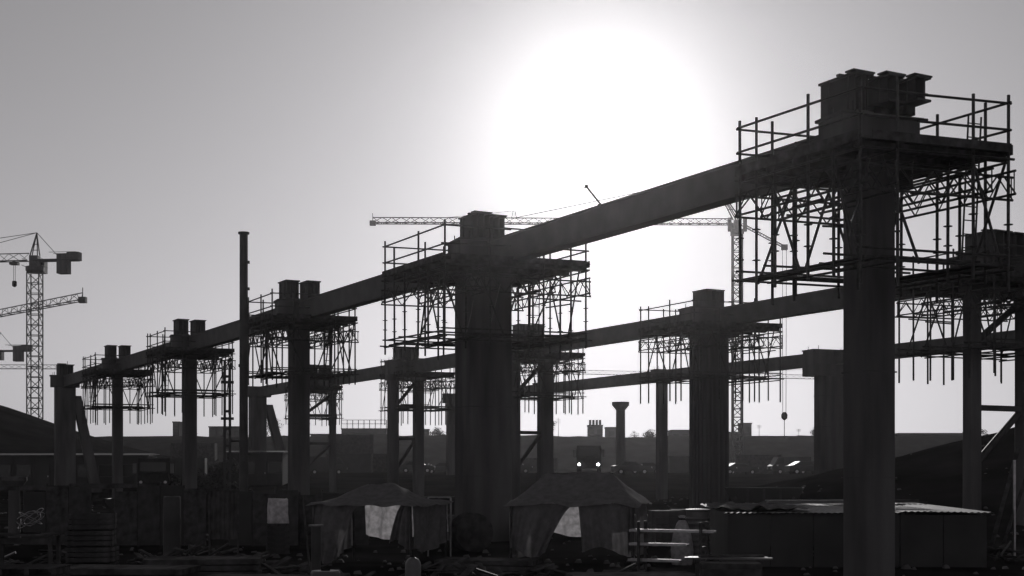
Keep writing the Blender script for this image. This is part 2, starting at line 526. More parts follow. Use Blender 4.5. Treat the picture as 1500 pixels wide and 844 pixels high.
# ------------------------------------------------------------------ rows
ROW1 = [0, 18.9, 37.5, 56.1, 74.6, 93.6]
p = [rowpt(0, s) for s in ROW1]
names1 = ['tallest pier at right', 'broad middle pier', 'pier just right of the steel post', 'pier just left of the steel post', 'slim pier beside the buttressed pier', 'buttressed end pier at left']
L1 = ['tallest concrete pier at right, nearest, under three stacked steel beams',
      'broad dark concrete pier in the middle between the two tents',
      'concrete pier just right of the tall steel post, front row',
      'slim concrete pier just left of the tall steel post, front row',
      'slim concrete pier right of the buttressed end pier',
      'end pier at far left of the front row with a raking buttress']
dims = [(.86,.86,2.05,True),(1.62,1.3,2.15,True),(.85,.75,2.1,False),(.72,.72,2.1,False),(.66,.66,2.1,False),(1.6,.9,2.3,False)]
for k in range(6):
    wx, wy, cap, hn = dims[k]
    pier(p[k], L1[k], wx, wy, cap, .4 if k == 1 else 0, rake=1.0 if k == 5 else 0)
    stubs(p[k], names1[k], 3 if k == 0 else 2, tight=k in (1, 5))
G1 = ['longest looking sunlit steel girder from the broad middle pier up to the tallest pier',
      'front row girder from the broad middle pier to the pier right of the steel post',
      'front row girder passing behind the tall steel post',
      'front row girder between the two slim piers left of the steel post',
      'front row girder running into the buttressed end pier at far left']
for k in range(5):
    girder(p[k], p[k+1], G1[k], ga=.52 if k != 1 else .75, gb=.52 if k else .75)
S1 = ['largest scaffold with guard rails around the head of the tallest pier at right',
      'scaffold with guard rails around the head of the broad middle pier',
      'scaffold around the head of the pier right of the tall steel post',
      'scaffold around the slim pier left of the tall steel post',
      'scaffold with long hanging tubes nearest the buttressed end pier']
for k in range(5):
    scaffold(p[k], S1[k], (None, None, 4.05, 3.33, 3.4)[k], detail=k < 2, seed=10+k, a=2.5 if k == 1 else 1.88, b=2.4 if k == 1 else 2.0)

ROW2 = [-2.6, 12.85, 30.7, 48.6, 66.6, 84.3, 100.1]
q = [rowpt(18.65, s) for s in ROW2]
names2 = ['', 'twin-legged pier at the right edge', 'broad fluted pier', 'braced pier right of the middle pier', 'braced pier left of the middle pier', 'twin-legged pier behind the steel-post pier', '']
for k, s in enumerate(ROW2):
    if k == 2:
        pier(q[k], 'broad fluted concrete pier right of the middle with wide haunched head', 1.5, 1.2, 2.6, .5, flutes=True)
    elif k in (0, 6):
        pier(q[k], 'squat concrete pier with slanting buttress behind the tall steel post' if k else 'second row concrete pier beyond the right edge', 1.5, .9, 2.4, 0, rake=1.2 if k else 0)
    else:
        pier(q[k], 'twin-legged braced pier ' + {1:'at the right edge beside the tallest pier',3:'with diagonals just right of the broad middle pier',4:'with diagonals just left of the broad middle pier',5:'right of and behind the front pier by the steel post'}[k],
             {1:.55,3:.8,4:.7,5:.5}[k], {1:.5,3:.7,4:.6,5:.5}[k], {1:3.7,3:3.1,4:2.9,5:3.2}[k], 0, kind={1:1.38,3:1.15,4:1.0,5:1.3}[k])
    if k in (1, 3, 4, 5):
        stubs(q[k], names2[k], 2, L=1.5 if k == 1 else 1.0, w=.95 if k == 1 else .74)
    elif k == 2:
        r = thing('girder_stub', 'wide flat-topped steel box on top of the broad fluted pier right of the middle', 'steel beam', (q[k] - DV*.55 - NV*0)[:2] + (H_TOP+.075,), ANG, 'short steel beams on the pier heads')
        i_beam(r, 1.2, H_STACK-H_TOP-.12, 1.1, 2)
        for s_ in (-1,1): box('side_plate', s_*.5-.02, s_*.5+.02, .02, 1.18, .053, H_STACK-H_TOP-.175, r, GIRD)
G2 = ['second row girder running out of frame at the right edge', 'second row girder passing behind the tallest pier to the broad fluted pier',
      'second row girder from the broad fluted pier to the pier right of the middle', 'second row girder hidden mostly behind the broad middle pier',
      'second row girder left of the broad middle pier, low behind', 'second row girder behind the front pier near the steel post']
for k in range(6):
    girder(q[k], q[k+1], G2[k], .5, .5)
scaffold(q[1], 'scaffold with hanging tubes around the twin-legged pier at the right edge', 3.4, seed=31, detail=False, a=2.4, b=2.3)
scaffold(q[2], 'scaffold with hanging tubes around the broad fluted pier right of the middle', 3.4, seed=32, detail=False, a=2.3, b=2.2)
scaffold(q[3], 'scaffold with hanging tubes around the braced pier just right of the broad middle pier', 3.5, seed=33, detail=False, cx=.6)
scaffold(q[4], 'scaffold with hanging tubes low on the left of the broad middle pier', 3.4, seed=34, detail=False, cx=.9)
scaffold(q[5], 'scaffold behind the front pier by the steel post, second row', 3.9, a=1.7, b=1.7, seed=35, detail=False, cx=-.4)

ROW3 = [26.7, 45.3, 64.4, 83.0, 101.6]
w3 = [rowpt(39.5, s) for s in ROW3]
L3 = ['third row concrete pier standing in the earth mound at right', 'third row wide pier with square head just left of the tallest pier', 'slim third row pier left of the broad fluted pier',
      'third row slim pier hidden behind the braced pier right of the middle', 'third row end pier hidden behind the broad middle pier']
for k in range(5):
    pr_ = pier(w3[k], L3[k], 1.75 if k == 1 else .8, 1.2 if k == 1 else .6, 3.3 if k == 1 else 1.5, 0)
    if k == 1:
        zb_ = H_BOT - pr_.location.z
        MB().box(-1.62, 1.62, -.75, .75, zb_-.75, zb_+.016).build('cap_block', CONC2, pr_, rz=-SKEW)
for k in range(4):
    girder(w3[k], w3[k+1], ['third row girder at right crossing behind the tallest pier','third row girder between the square headed pier and the slim pier',
        'low third row girder right of the broad middle pier','last third row girder behind the broad middle pier'][k], .62, .62)

# lone flared column far off
c = at(909, 692, 150); c.z = gz(c.x, c.y)
hz = at(909, 589, 150).z - c.z
r = thing('column', 'lone round concrete column with flared head, far off right of the middle', 'column', c)
MB().lathe([(.52,0),(.5,hz-1.0),(.5,hz-.9)],16).build('shaft', CONC, r, smooth=False)
MB().lathe([(.5,hz-.897),(.95,hz-.35),(.95,hz)],16).build('capital', CONC2, r)

# ------------------------------------------------------------------ tall steel post and its thin neighbour
b = at(357, 715, 60); zt = at(357, 343, 60).z; b.z = gz(b.x, b.y) - .1
r = thing('steel_post', 'very tall dark steel tube post with capped top left of centre', 'post', b)
h = zt - b.z
MB().lathe([(.2,0),(.19,h*.5),(.18,h)],16).build('pole', GIRD, r)
MB().lathe([(.25,h+.002),(.25,h+.08)],16).build('cap', GIRD, r)
MB().lathe([(.235,h*.55),(.235,h*.55+.12)],16).build('collar', GIRD, r)
MB().lathe([(.225,h*.28),(.225,h*.28+.3)],16).build('collar', GIRD, r)
for k in range(3):
    MB().box(.17,.26,-.05,.05,h*(.72+.09*k),h*(.72+.09*k)+.12).build('lug', GIRD, r)
tube('side_arm', (-.1,0,h*.3), (-.55,0,h*.3), .05, r, GIRD)
b = at(333, 710, 64); b.z = gz(b.x, b.y) - .1; h = at(333,528,64).z - b.z
r = thing('drill_mast', 'thin dark twin-railed mast standing left of the tall steel post', 'mast', b, R(12))
for x in (-.12,.12): box('mast_rail', x-.06, x+.06, -.07,.07, 0, h-abs(x)*1.5*(x>0), r, GIRD)
for k in range(9): box('cross_plate', -.058,.058,-.05,.05, h*(k+.5)/9.5, h*(k+.5)/9.5+.12, r, GIRD)
box('clamp', -.3,.3,-.12,.12, h*.86, h*.86+.12, r, GIRD); box('clamp', -.3,.3,-.12,.12, h*.64, h*.64+.12, r, GIRD)

# ------------------------------------------------------------------ tower cranes
def lattice_run(root, A, Bp, w, d, nseg, rname, mat=CRANE, rch=.07, rl=.04, tri=False):
    """lattice between A and Bp (local points); w = width, d = depth; four chords and joined lacing"""
    A = Vector(A); Bp = Vector(Bp); u = (Bp - A).normalized()
    up = Vector((0,0,1)) if abs(u.z) < .9 else Vector((0,1,0))
    side = u.cross(up).normalized(); upn = side.cross(u).normalized()
    cs = [(-w/2,0),(w/2,0),(0,d)] if tri else [(-w/2,-d/2),(w/2,-d/2),(w/2,d/2),(-w/2,d/2)]
    off = [side*x + upn*z for x, z in cs]
    for o_ in off:
        MB().tube(A+o_, Bp+o_, rch, 5).build(rname + '_chord', mat, root)
    m = MB(); n = len(off)
    for i in range(nseg):
        a = A + (Bp-A)*i/nseg; b_ = A + (Bp-A)*(i+1)/nseg
        for k in range(n):
            k2 = (k+1) % n
            if i % 2: m.tube(a+off[k], b_+off[k2], rl, 4)
            else: m.tube(a+off[k2], b_+off[k], rl, 4)
            if not tri: m.tube(a+off[k], a+off[k2], rl, 4)
    tag(m.build(rname + '_lacing', mat, root), kind='stuff')

def crane(base, label, zs, mast_w, jib, counter, apex=None, weights=1, pend=None, mast_seg=None, sc=1.0, hook=None, jib_d=1.1):
    """base: ground point; zs: slewing height (local); jib/counter: local end points (vectors from mast axis at zs)"""
    t = thing('tower_crane', label, 'crane', base)
    zs = zs - base.z
    lattice_run(t, (0,0,0), (0,0,zs-1.2), mast_w, mast_w, mast_seg or int(zs/(mast_w*.9)), 'mast', rch=.1*sc, rl=.055*sc)
    MB().lathe([(mast_w*.62,zs-1.2),(mast_w*.75,zs-.9),(mast_w*.75,zs-.3)],12).build('slewing_ring', CRANE, t)
    MB().box(-mast_w*.36,mast_w*.36,-mast_w*.36,mast_w*.36,zs-.295,zs+1.3).build('turntable', CRANE, t)
    jv = Vector(jib); ju = Vector((jv.x,jv.y,0)).normalized(); sv = Vector((-ju.y, ju.x, 0))
    cb = MB().box(-.8,.8,-.75,.75,0,1.9).build('cab', CRANE, t, loc=(sv*-(mast_w*.5+.85) + Vector((0,0,zs-1.0))))
    MB().box(-.6,.6,-.77,-.76,.8,1.6).build('cab_window', GLASS, cb)
    m = MB()
    for s in (-1,1):
        m = MB().tube(Vector((s*mast_w*.8,-mast_w*.8,zs-.25)), Vector((s*mast_w*.8,mast_w*.8,zs-.25)), .05, 5); m.build('platform_rail', CRANE, t)
        MB().tube(Vector((s*mast_w*.8,-mast_w*.8,zs+.75)), Vector((s*mast_w*.8,mast_w*.8,zs+.75)), .04, 5).build('platform_rail', CRANE, t)
    z0 = Vector((0,0,zs+.6))
    lattice_run(t, z0 + ju*mast_w*.5, z0 + jv, 1.1*sc, jib_d, max(8, int(jv.length/1.6)), 'jib', rch=.075*sc, rl=.04*sc, tri=True)
    je = z0 + jv
    MB().box(-.5,.5,-.4,.4,-.4,.4).build('jib_tip', CRANE, t, loc=je)
    tube('tip_mast', je, je + Vector((0,0,1.7)), .06, t, CRANE)
    if counter is not None:
        cv = Vector(counter); cu = cv.normalized()
        m = MB(); 
        ce = z0 + cv
        s2 = Vector((-cu.y, cu.x, 0))
        for k_ in (-.6,.6): MB().tube(z0+s2*k_, ce+s2*k_, .16*sc, 6).build('counter_jib_beam', CRANE, t)
        for k_ in range(5):
            pt = z0 + cv*(k_+.6)/5
            MB().tube(pt-s2*.6, pt+s2*.6, .08, 5).build('counter_jib_tie', CRANE, t)
        for k_ in (-.7,.7):
            tube('counter_jib_rail', z0+s2*k_+cu*2.5+Vector((0,0,1.1)), ce+s2*k_+Vector((0,0,1.1)), .04, t, CRANE)
        a_ = math.atan2(cu.y, cu.x)
        for k_ in range(weights):
            MB().box(-.8,.8,-.7,.7,-2.0*sc,.9*sc).build('counterweight', CONC, t, loc=ce - cu*(2.2+1.7*k_), rz=a_)
        MB().box(-.9,.9,-.6,.6,-.1,1.1*sc).build('winch_house', CRANE, t, loc=ce - cu*.6, rz=a_)
    if apex is not None:
        av = Vector(apex)
        for sx in (-1,1):
            MB().tube(Vector((0,0,zs+1.3)) + ju*(mast_w*.45*sx), av, .1*sc, 5).build('tower_head_leg', CRANE, t)
            MB().tube(Vector((0,0,zs+1.3)) + sv*(mast_w*.45*sx), av, .08*sc, 5).build('tower_head_leg', CRANE, t)
        for k_ in range(1,4):
            mid = Vector((0,0,zs+1.3)).lerp(av, k_/4); w_ = mast_w*.45*(1-k_/4)
            MB().tube(mid-ju*w_, mid+ju*w_, .05*sc, 4).build('tower_head_rung', CRANE, t)
        for f_ in (pend or (.55,)):
            MB().tube(av, z0 + jv*f_ + Vector((0,0,jib_d)), .045*sc, 4).build('pendant_line', CRANE, t)
        if counter is not None:
            MB().tube(av, z0 + Vector(counter)*.62, .045*sc, 4).build('pendant_line', CRANE, t)
    if hook is not None:
        f_, drop = hook
        tp = z0 + jv*f_
        MB().box(-.6,.6,-.5,.5,-.55,-.15).build('trolley', CRANE, t, loc=tp)
        for k_ in (-.12,.12):
            MB().tube(tp+Vector((k_,0,-.5)), tp+Vector((k_,0,-drop)), .035, 4).build('hoist_rope', CRANE, t)
        MB().lathe([(.12,-.9),(.35,-.7),(.35,-.1),(.2,0)],8).build('hook_block', DARK, t, loc=tp+Vector((0,0,-drop)))
    return t

def gpt(px, Y):
    x = (px-750)/F*Y
    return Vector((x, Y, gz(x,Y)-.2))

b1 = gpt(51, 200)
zs = at(51, 388, 200).z
crane(b1, 'tower crane on the left skyline with lattice mast and counterweight at its right', zs, 1.75, (-42,6,0), (6.6,-.8,0), apex=(.3,0,at(0,341,200).z-b1.z), weights=1, pend=(.62,.3), hook=(.075,2.9))
# crane behind, only its jib reaches into view
jb = at(-113, 0, 227); bb = Vector((jb.x, 227, gz(jb.x,227)))
crane(bb, 'distant crane whose pale jib slopes up to the right behind the left mast', CH+22.9, 1.7, (39.4,-40.8,0), (-8,8,0), apex=(0,0,CH+31-bb.z), jib_d=1.0, pend=(.45,))
b3 = gpt(-9, 260)
crane(b3, 'small distant crane with a square counterweight left of the left mast', at(0,519,260).z, 1.2, (-30,8,0), (7.0,-.5,0), apex=(1.2,0,at(0,487,260).z-b3.z), weights=1, pend=(.6,))
b4 = gpt(-190, 300)
crane(b4, 'distant crane with a thin level jib low behind the left mast', at(0,544,300).z, 1.4, (43,1,0), (-9,0,0), apex=(0,0,at(0,505,300).z-b4.z), jib_d=.9, pend=(.5,), sc=.8)
# central crane
b5 = gpt(1080, 230)
zc = at(1080, 334, 230).z
t5 = crane(b5, 'tower crane right of the middle with a long level jib pointing left', zc, 1.55, (at(546,0,230).x-b5.x,0,.2), None, apex=(at(1042,0,230).x-b5.x, 0, at(0,260,230).z-b5.z), jib_d=.95, pend=(.612,), sc=1.35)
z0 = zc - b5.z + .6
st = Vector((at(753,0,230).x-b5.x, 0, z0+.95))
for k in (-.45,.45):
    tube('jib_strut', st+Vector((k,0,0)), st+Vector((k*.3,0,at(0,309,230).z-b5.z-st.z)), .07, t5, CRANE)
MB().tube(st+Vector((0,0,at(0,309,230).z-b5.z-st.z)), Vector((at(640,0,230).x-b5.x,0,z0+1)), .045, 4).build('pendant_line', CRANE, t5)
tip = Vector((at(1149,0,230).x-b5.x, 0, at(0,362,230).z-b5.z))
lattice_run(t5, (.8,0,z0), tip, .4, .4, 8, 'hoist_arm', rch=.05, rl=.03)
MB().box(-.5,.5,-.4,.4,-.5,.4).build('sheave_head', CRANE, t5, loc=tip)
hz = at(0,606,230).z-b5.z
for k in (-.33,.33):
    MB().tube(tip+Vector((k,0,-.4)), Vector((tip.x+k*.8,0,hz)), .05, 5).build('hoist_rope', CRANE, t5)
MB().lathe([(.15,-1.1),(.5,-.8),(.55,-.2),(.3,.25)],10).build('hook_block', DARK, t5, loc=(tip.x,0,hz))
MB().tube((tip.x,0,hz-1), (tip.x,0,hz-4.2), .06, 5).build('hook_sling', DARK, t5)
for sx in (-1,1): MB().box(sx*1.3-.3,sx*1.3+.3,-.3,.3,z0-1.2,z0+1.1).build('cable_drum', CRANE, t5)
b6 = gpt(1208, 350)
crane(b6, 'farthest crane with a thin low jib behind the square headed pier', at(0,559,350).z, 1.5, (at(828,0,350).x-b6.x,0,1.4), (8,0,0), apex=(0,0,at(0,540,350).z-b6.z), jib_d=1.0, pend=(.4,), sc=.8)
gp = p[1].lerp(p[0], 1 - ((at(0,0,40.9).y - p[0].y) / (p[1].y - p[0].y)))
r = thing('floodlight', 'thin leaning floodlight pole standing on the long girder under the sun glare', 'floodlight', (gp.x, gp.y, H_TOP))
MB().box(-.1,.1,-.1,.1,.002,.08).build('clamp', GIRD, r)
MB().tube((0,0,.08),(-.42,.05,.62),.03,6).build('pole', TUBE, r)
MB().prism([(-.5,.58),(-.38,.6),(-.39,.66),(-.47,.67)],-.05,.07).build('lamp_head', GIRD, r)

# ------------------------------------------------------------------ far buildings on the bank
def building(px0, px1, py, Y, label, name='building', depth=8, roof=0.0, rows=1, cols=4, extra=None):
    x0, x1 = (px0-750)/F*Y, (px1-750)/F*Y
    xm = (x0+x1)/2; zb = gz(xm, Y) - .6; h = at(0,py,Y).z - zb
    t = thing(name, label, 'building', (xm, Y, zb))
    w = x1-x0
    MB().box(-w/2,w/2,0,depth,0,h).build('wall', FAR, t)
    MB().box(-w/2-.15,w/2+.15,-.15,depth+.15,h+.002,h+.25).build('roof', FAR, t)
    vis = min(h, 4.0*rows)
    for i in range(cols):
        for j in range(rows):
            xx = -w/2 + w*(i+.5)/cols; zz = h - 1.9 - 2.6*j
            wn = MB().box(xx-min(.7,w/cols*.3),xx+min(.7,w/cols*.3),-.06,-.003,zz,zz+1.1).build('window', GLASS, t)
    if extra: extra(t, w, h, depth)
    return t
def chimneys(t, w, h, d):
    for i in range(4):
        MB().lathe([(.3,h+.25),(.28,h+1.5)],8,cx=-w/2+w*(i+.6)/4.3,cy=d*.3).build('chimney', FAR, t)
building(862, 883, 624, 327, 'small square block with a row of stub chimneys on the far bank', 'plant_building', extra=chimneys, cols=2, depth=5)
building(888, 904, 627, 327, 'plain square block touching the lone flared column, on the far bank', 'plant_building', cols=1, depth=5)
building(984, 1010, 631, 326, 'low dark block against the left side of the broad fluted pier', cols=2)
building(1062, 1100, 634, 326, 'low block behind the middle crane mast', cols=3)
building(1086, 1101, 621, 327, 'narrow grey block beside the foot of the middle crane mast', cols=1, depth=5)
building(1317, 1412, 636, 300, 'long low hall on the bank at right behind the earth mound', 'hall', depth=14, cols=9)
building(253, 262, 619, 325, 'thin tower-like block on the left skyline', cols=1, depth=4)
building(306, 352, 626, 325, 'low stepped block left of the tall steel post on the skyline', cols=4)
building(620, 628, 630, 324, 'tiny block beside the low hanging tubes left of the middle', cols=1, depth=3)
def roof_frame(t, w, h, d):
    n = 9
    for i in range(n):
        x = -w/2 + w*i/(n-1)
        tube('frame_post', (x,.3,h+.25), (x,.3,h+2.2), .09, t, CRANE)
    for z in (h+1.3,h+2.2): tube('frame_rail', (-w/2,.3,z), (w/2,.3,z), .07, t, CRANE)
building(500, 566, 629, 321, 'flat block with an open railing frame along its roof, left of the middle', cols=6, extra=roof_frame)
building(455, 500, 637, 321, 'low dark block behind the twin-legged pier by the steel post', cols=4)
building(1120, 1190, 640, 324, 'very low block under the hanging crane hook', cols=5)
building(760, 850, 641, 329, 'long low pale-roofed shed on the bank right of the broad middle pier', 'shed', cols=7)

def mast(px, py, Y, label):
    b = gpt(px, Y); h = at(0,py,Y).z-b.z
    r = thing('aerial', label, 'aerial', b)
    MB().tube((0,0,0),(0,0,h),.07,5,.03).build('pole', CRANE, r)
    for k in range(3): MB().tube((-.5,0,h*(.75+.08*k)),(.5,0,h*(.75+.08*k)),.03,4).build('cross_arm', CRANE, r)
mast(1112, 622, 310, 'thin aerial left of the hanging crane hook on the bank')
mast(1170, 628, 310, 'thin aerial right of the hanging crane hook on the bank')
mast(658, 628, 310, 'thin aerial touching the left edge of the broad middle pier')
mast(818, 612, 310, 'thin pale aerial right of the broad middle pier')

# ------------------------------------------------------------------ site buildings and vehicles on the flat
def cabin(px0, px1, py, Y, label, n, depth=3.2):
    x0, x1 = (px0-750)/F*Y, (px1-750)/F*Y
    xm=(x0+x1)/2; zb=gz(xm,Y)-.1; h=at(0,py,Y).z-zb; w=x1-x0
    t = thing('site_cabin', label, 'cabin', (xm,Y,zb))
    MB().box(-w/2,w/2,0,depth,0,h-.25).build('wall', WALL, t)
    MB().add([(-w/2-.2,-.25,h-.247),(w/2+.2,-.25,h-.247),(w/2+.2,depth+.2,h-.1),(-w/2-.2,depth+.2,h-.1),
              (-w/2-.2,-.25,h-.14),(w/2+.2,-.25,h-.14),(w/2+.2,depth/2,h),(-w/2-.2,depth/2,h),(w/2+.2,depth+.2,h-.05),(-w/2-.2,depth+.2,h-.05)],
             [(0,3,2,1),(0,1,5,4),(4,5,6,7),(7,6,8,9),(2,3,9,8),(1,2,8,6,5),(0,4,7,9,3)]).build('roof', ROOF, t)
    for i in range(n):
        xx = -w/2 + w*(i+.5)/n
        if i == n//2:
            d=MB().box(xx-.45,xx+.45,-.05,-.003,.15,2.2).build('door', PAINT, t); MB().box(xx+.3,xx+.36,-.1,-.053,1.1,1.25).build('handle', SHINY, d)
        else:
            f=MB().box(xx-.65,xx+.65,-.05,-.003,1.1,2.2).build('window', GIRD, t); MB().box(xx-.57,xx+.57,-.06,-.053,1.18,2.12).build('pane', GLASS, f)
    for i in range(n+1):
        xx=-w/2+w*i/n
        MB().box(xx-.05,xx+.05,-.03,-.004,0,h-.26).build('cladding_strip', WALL, t)
    return t
cabin(-40, 170, 664, 118, 'long low site cabin with a thin bright roof edge at far left', 7)
cabin(176, 216, 664, 119, 'short site cabin at the right end of the long cabin, far left', 2)
cabin(333, 413, 660, 122, 'site cabin with bright roof edge behind the tall steel post', 4)

def car_mesh(root, s=1.0, lit=False, van=False):
    if van:
        prof = [(-2.5,.4),(2.5,.4),(2.55,1.0),(2.2,1.25),(1.7,2.1),(-2.5,2.15)]
        win = [(1.0,1.3),(2.05,1.3),(1.6,1.98),(1.0,1.98)]
    else:
        prof = [(-2.1,.35),(2.1,.35),(2.15,.65),(2.0,.88),(1.0,1.0),(.4,1.42),(-.9,1.45),(-1.7,1.02),(-2.1,.95)]
        win = [(-1.35,1.02),(.85,1.02),(.33,1.36),(-.85,1.38)]
    MB().prism(prof, -.85, .85).build('body', PAINT, root)
    for s_ in (-1,1):
        y0, y1 = (.852,.87) if s_>0 else (-.87,-.852)
        MB().prism(win, y0, y1).build('window', GLASS, root)
    xs = (-1.45,1.5) if van else (-1.3,1.3)
    for x in xs:
        for s_ in (-1,1):
            wm = MB().tube((x,s_*.7,.33),(x,s_*.9,.33),.33,12).build('wheel', DARK, root)
            MB().tube((x,s_*.88,.33),(x,s_*.915,.33),.18,8).build('rim', SHINY, wm)
    front = 2.56 if van else 2.15
    for s_ in (-1,1):
        MB().tube((front-.04,s_*.62,.74),(front+.03,s_*.62,.74),.13 if not lit else .2,10).build('headlight', LAMP if lit else SHINY, root)
    MB().box(front-.9 if not van else 1.8, front-.75 if not van else 1.95, .88,1.08,1.0,1.18).build('mirror', SHINY, root)

cars = [(246,150,15,0,'dark car parked at the right end of the left cabins'),(262,128,185,1,'dark van parked right of the left cabins, nearer'),
        (352,150,8,0,'car parked directly behind the tall steel post'),(396,160,170,0,'car parked right of the tall steel post'),
        (476,165,20,1,'van parked between the legs of the twin-legged pier'),(611,165,0,0,'car parked behind the left tent'),(648,170,180,0,'car parked at the left edge of the broad middle pier'),
        (752,160,10,0,'car parked at the right edge of the broad middle pier'),(946,165,175,0,'car parked left of the slim third row pier'),(925,150,5,0,'lower car parked in front of the lone flared column'),
        (1052,165,0,0,'car parked just right of the broad fluted pier'),(1084,170,12,0,'car parked below the middle crane mast'),(1156,168,190,1,'van parked below the hanging crane hook'),
        (1180,150,8,0,'car parked against the square headed pier')]
for px, Y, rz, van, lab in cars:
    b = gpt(px, Y); b.z += .2
    r = thing('parked_car' if not van else 'parked_van', lab, 'van' if van else 'car', b, R(rz), 'vehicles parked across the site')
    car_mesh(r, van=bool(van))
def lorry(b, rz, label, lit=False):
    r = thing('lorry', label, 'lorry', b, rz)
    MB().prism([(1.2,.6),(3.1,.6),(3.15,1.7),(2.8,2.9),(1.2,2.95)],-1.2,1.2).build('cab', DARK, r)
    MB().prism([(-3.4,1.1),(1.0,1.1),(1.1,2.7),(-3.6,2.7)],-1.22,1.22).build('tipper_body', DARK, r)
    MB().box(-3.3,3.0,-.5,.5,.7,1.0).build('chassis', DARK, r)
    for x in (-2.6,-1.4,2.2):
        for s_ in (-1,1):
            wm = MB().tube((x,s_*.85,.5),(x,s_*1.2,.5),.5,12).build('wheel', DARK, r)
            MB().tube((x,s_*1.19,.5),(x,s_*1.22,.5),.25,8).build('rim', GIRD, wm)
    MB().box(3.02,3.1,-1.0,1.0,1.8,2.6).build('windscreen', GLASS, r)
    for s_ in (-1,1):
        MB().box(2.9,3.0,s_*1.45-.14,s_*1.45+.14,1.7,2.5).build('mirror', PLASTIC, r)
        MB().tube((3.08,s_*.95,1.0),(3.2,s_*.95,1.0),.12,10).build('headlight', LAMP if lit else SHINY, r)
    for k in range(5):
        x = -3.2 + .95*k
        MB().box(x-.05,x+.05,-1.27,-1.223,1.1,2.65).build('body_rib', DARK, r)
b = gpt(229, 112); b.z += .2
lorry(b, R(-80), 'tipper lorry nose-on beside the right end of the left cabins')
b = gpt(863, 141); b.z += .2
lorry(b, R(-94), 'oncoming lorry with two bright headlights right of the broad middle pier', True)

def container(px, Y, label, rz=0, up=0, shade=WALL):
    b = gpt(px, Y); b.z += .2 + up
    t = thing('shipping_container', label, 'container', b, R(rz), 'shipping containers at the foot of the far bank')
    MB().box(-3.03,3.03,-1.2,1.2,0,2.55).build('shell', shade, t)
    for i in range(22):
        x = -2.85 + 5.7*i/21
        MB().box(x-.06,x+.06,-1.235,-1.203,.15,2.4).build('wall_rib', shade, t)
    for x in (-3.0,3.0):
        MB().box(x-.08,x+.08,-1.26,-1.238,0,2.58).build('corner_post', GIRD, t)
for a_ in ((512,185,'container at the foot of the far bank left of the smaller tent, lower of two',3,0,WALL),(514,185.3,'upper container of the stack of two left of the smaller tent',5,2.57,TARP),
           (548,190,'single container behind the braced pier left of the middle pier',-4,0,TARP),(705,200,'container behind the broad middle pier',0,0,WALL),
           (1008,195,'container behind the left side of the broad fluted pier',6,0,WALL),(1110,188,'container behind the middle crane mast',-5,0,TARP),
           (285,195,'container behind the slim pier left of the steel post',2,0,TARP),(785,205,'container behind the braced pier right of the middle pier',8,0,TARP)):
    container(a_[0], a_[1], a_[2], a_[3], a_[4], a_[5])

# ------------------------------------------------------------------ bushes
def bush(px, Y, w, h, label, seed):
    rnd = random.Random(seed)
    b = gpt(px, Y)
    t = thing('bush', label, 'bush', b)
    for k in range(4):
        MB().tube((0,0,0),(rnd.uniform(-w,w)*.3,rnd.uniform(-w,w)*.3,h*.7),.05,5,.015).build('stem', WOOD, t)
    m = MB()
    cl = [(rnd.gauss(0,w*.28),rnd.gauss(0,w*.25),h*rnd.uniform(.25,.9),rnd.uniform(.2,.38)*w) for _ in range(9)]
    for _ in range(900):
        x,y,z,r_ = rnd.choice(cl)
        d = Vector((rnd.gauss(0,1),rnd.gauss(0,1),rnd.gauss(0,1))).normalized()*r_*rnd.random()**.4
        c_ = Vector((x,y,z))+d
        a = Vector((rnd.uniform(-1,1),rnd.uniform(-1,1),rnd.uniform(-1,1))).normalized()*.16
        b_ = a.cross(Vector((rnd.uniform(-1,1),rnd.uniform(-1,1),rnd.uniform(-1,1)))).normalized()*.09
        m.add([c_-a,c_+b_,c_+a,c_-b_],[(0,1,2,3)])
    tag(m.build('foliage', LEAF, t), kind='stuff')
bush(318, 105, 3.2, 3.2, 'shaggy bush just left of the tall steel post', 1)
bush(300, 112, 2.4, 2.0, 'low bush beside the shaggy bush by the steel post', 2)
bush(398, 305, 5, 4.0, 'far bush on the bank behind the slanting buttress', 3)
bush(1250, 120, 4, 3, 'bush behind the tallest pier on the flat', 4)
bush(800, 305, 4, 3.2, 'far bush on the bank right of the broad middle pier', 5)

for k_, (px, w_, h_, lab) in enumerate(((372,4,2.0,'behind the squat buttressed pier'),
        (640,3,1.8,'left of the thin aerial by the broad middle pier'),(948,4,1.6,'left of the slim third row pier'),(1205,4,1.8,'behind the square headed pier'),(1430,4,2,'behind the twin-legged pier at the right edge'))):
    bush(px, 302 + k_, w_, h_, 'small far bush on the bank ' + lab, 40 + k_)

def hung_rope(pts, label):
    m = MB(); a0 = Vector(pts[0])
    for a, b in zip(pts, pts[1:]): m.tube(Vector(a)-a0, Vector(b)-a0, .014, 5)
    o = m.build('rope', PLASTIC, None, a0)
    tag(o, label, 'rope', 'ropes hanging from the scaffolds')
hung_rope([at(1275,232,28.6),at(1266,262,28.9),at(1256,300,29.2),at(1247,325,29.4),at(1244,345,29.4)], 'thin pale rope hanging slantwise down the face of the tallest pier')
hung_rope([at(693,440,45.2),at(690,460,45.3),at(683,488,45.4)], 'left of two slanting ropes on the face of the broad middle pier')
hung_rope([at(733,416,45.2),at(727,440,45.2),at(718,478,45.4)], 'right of two slanting ropes on the face of the broad middle pier')

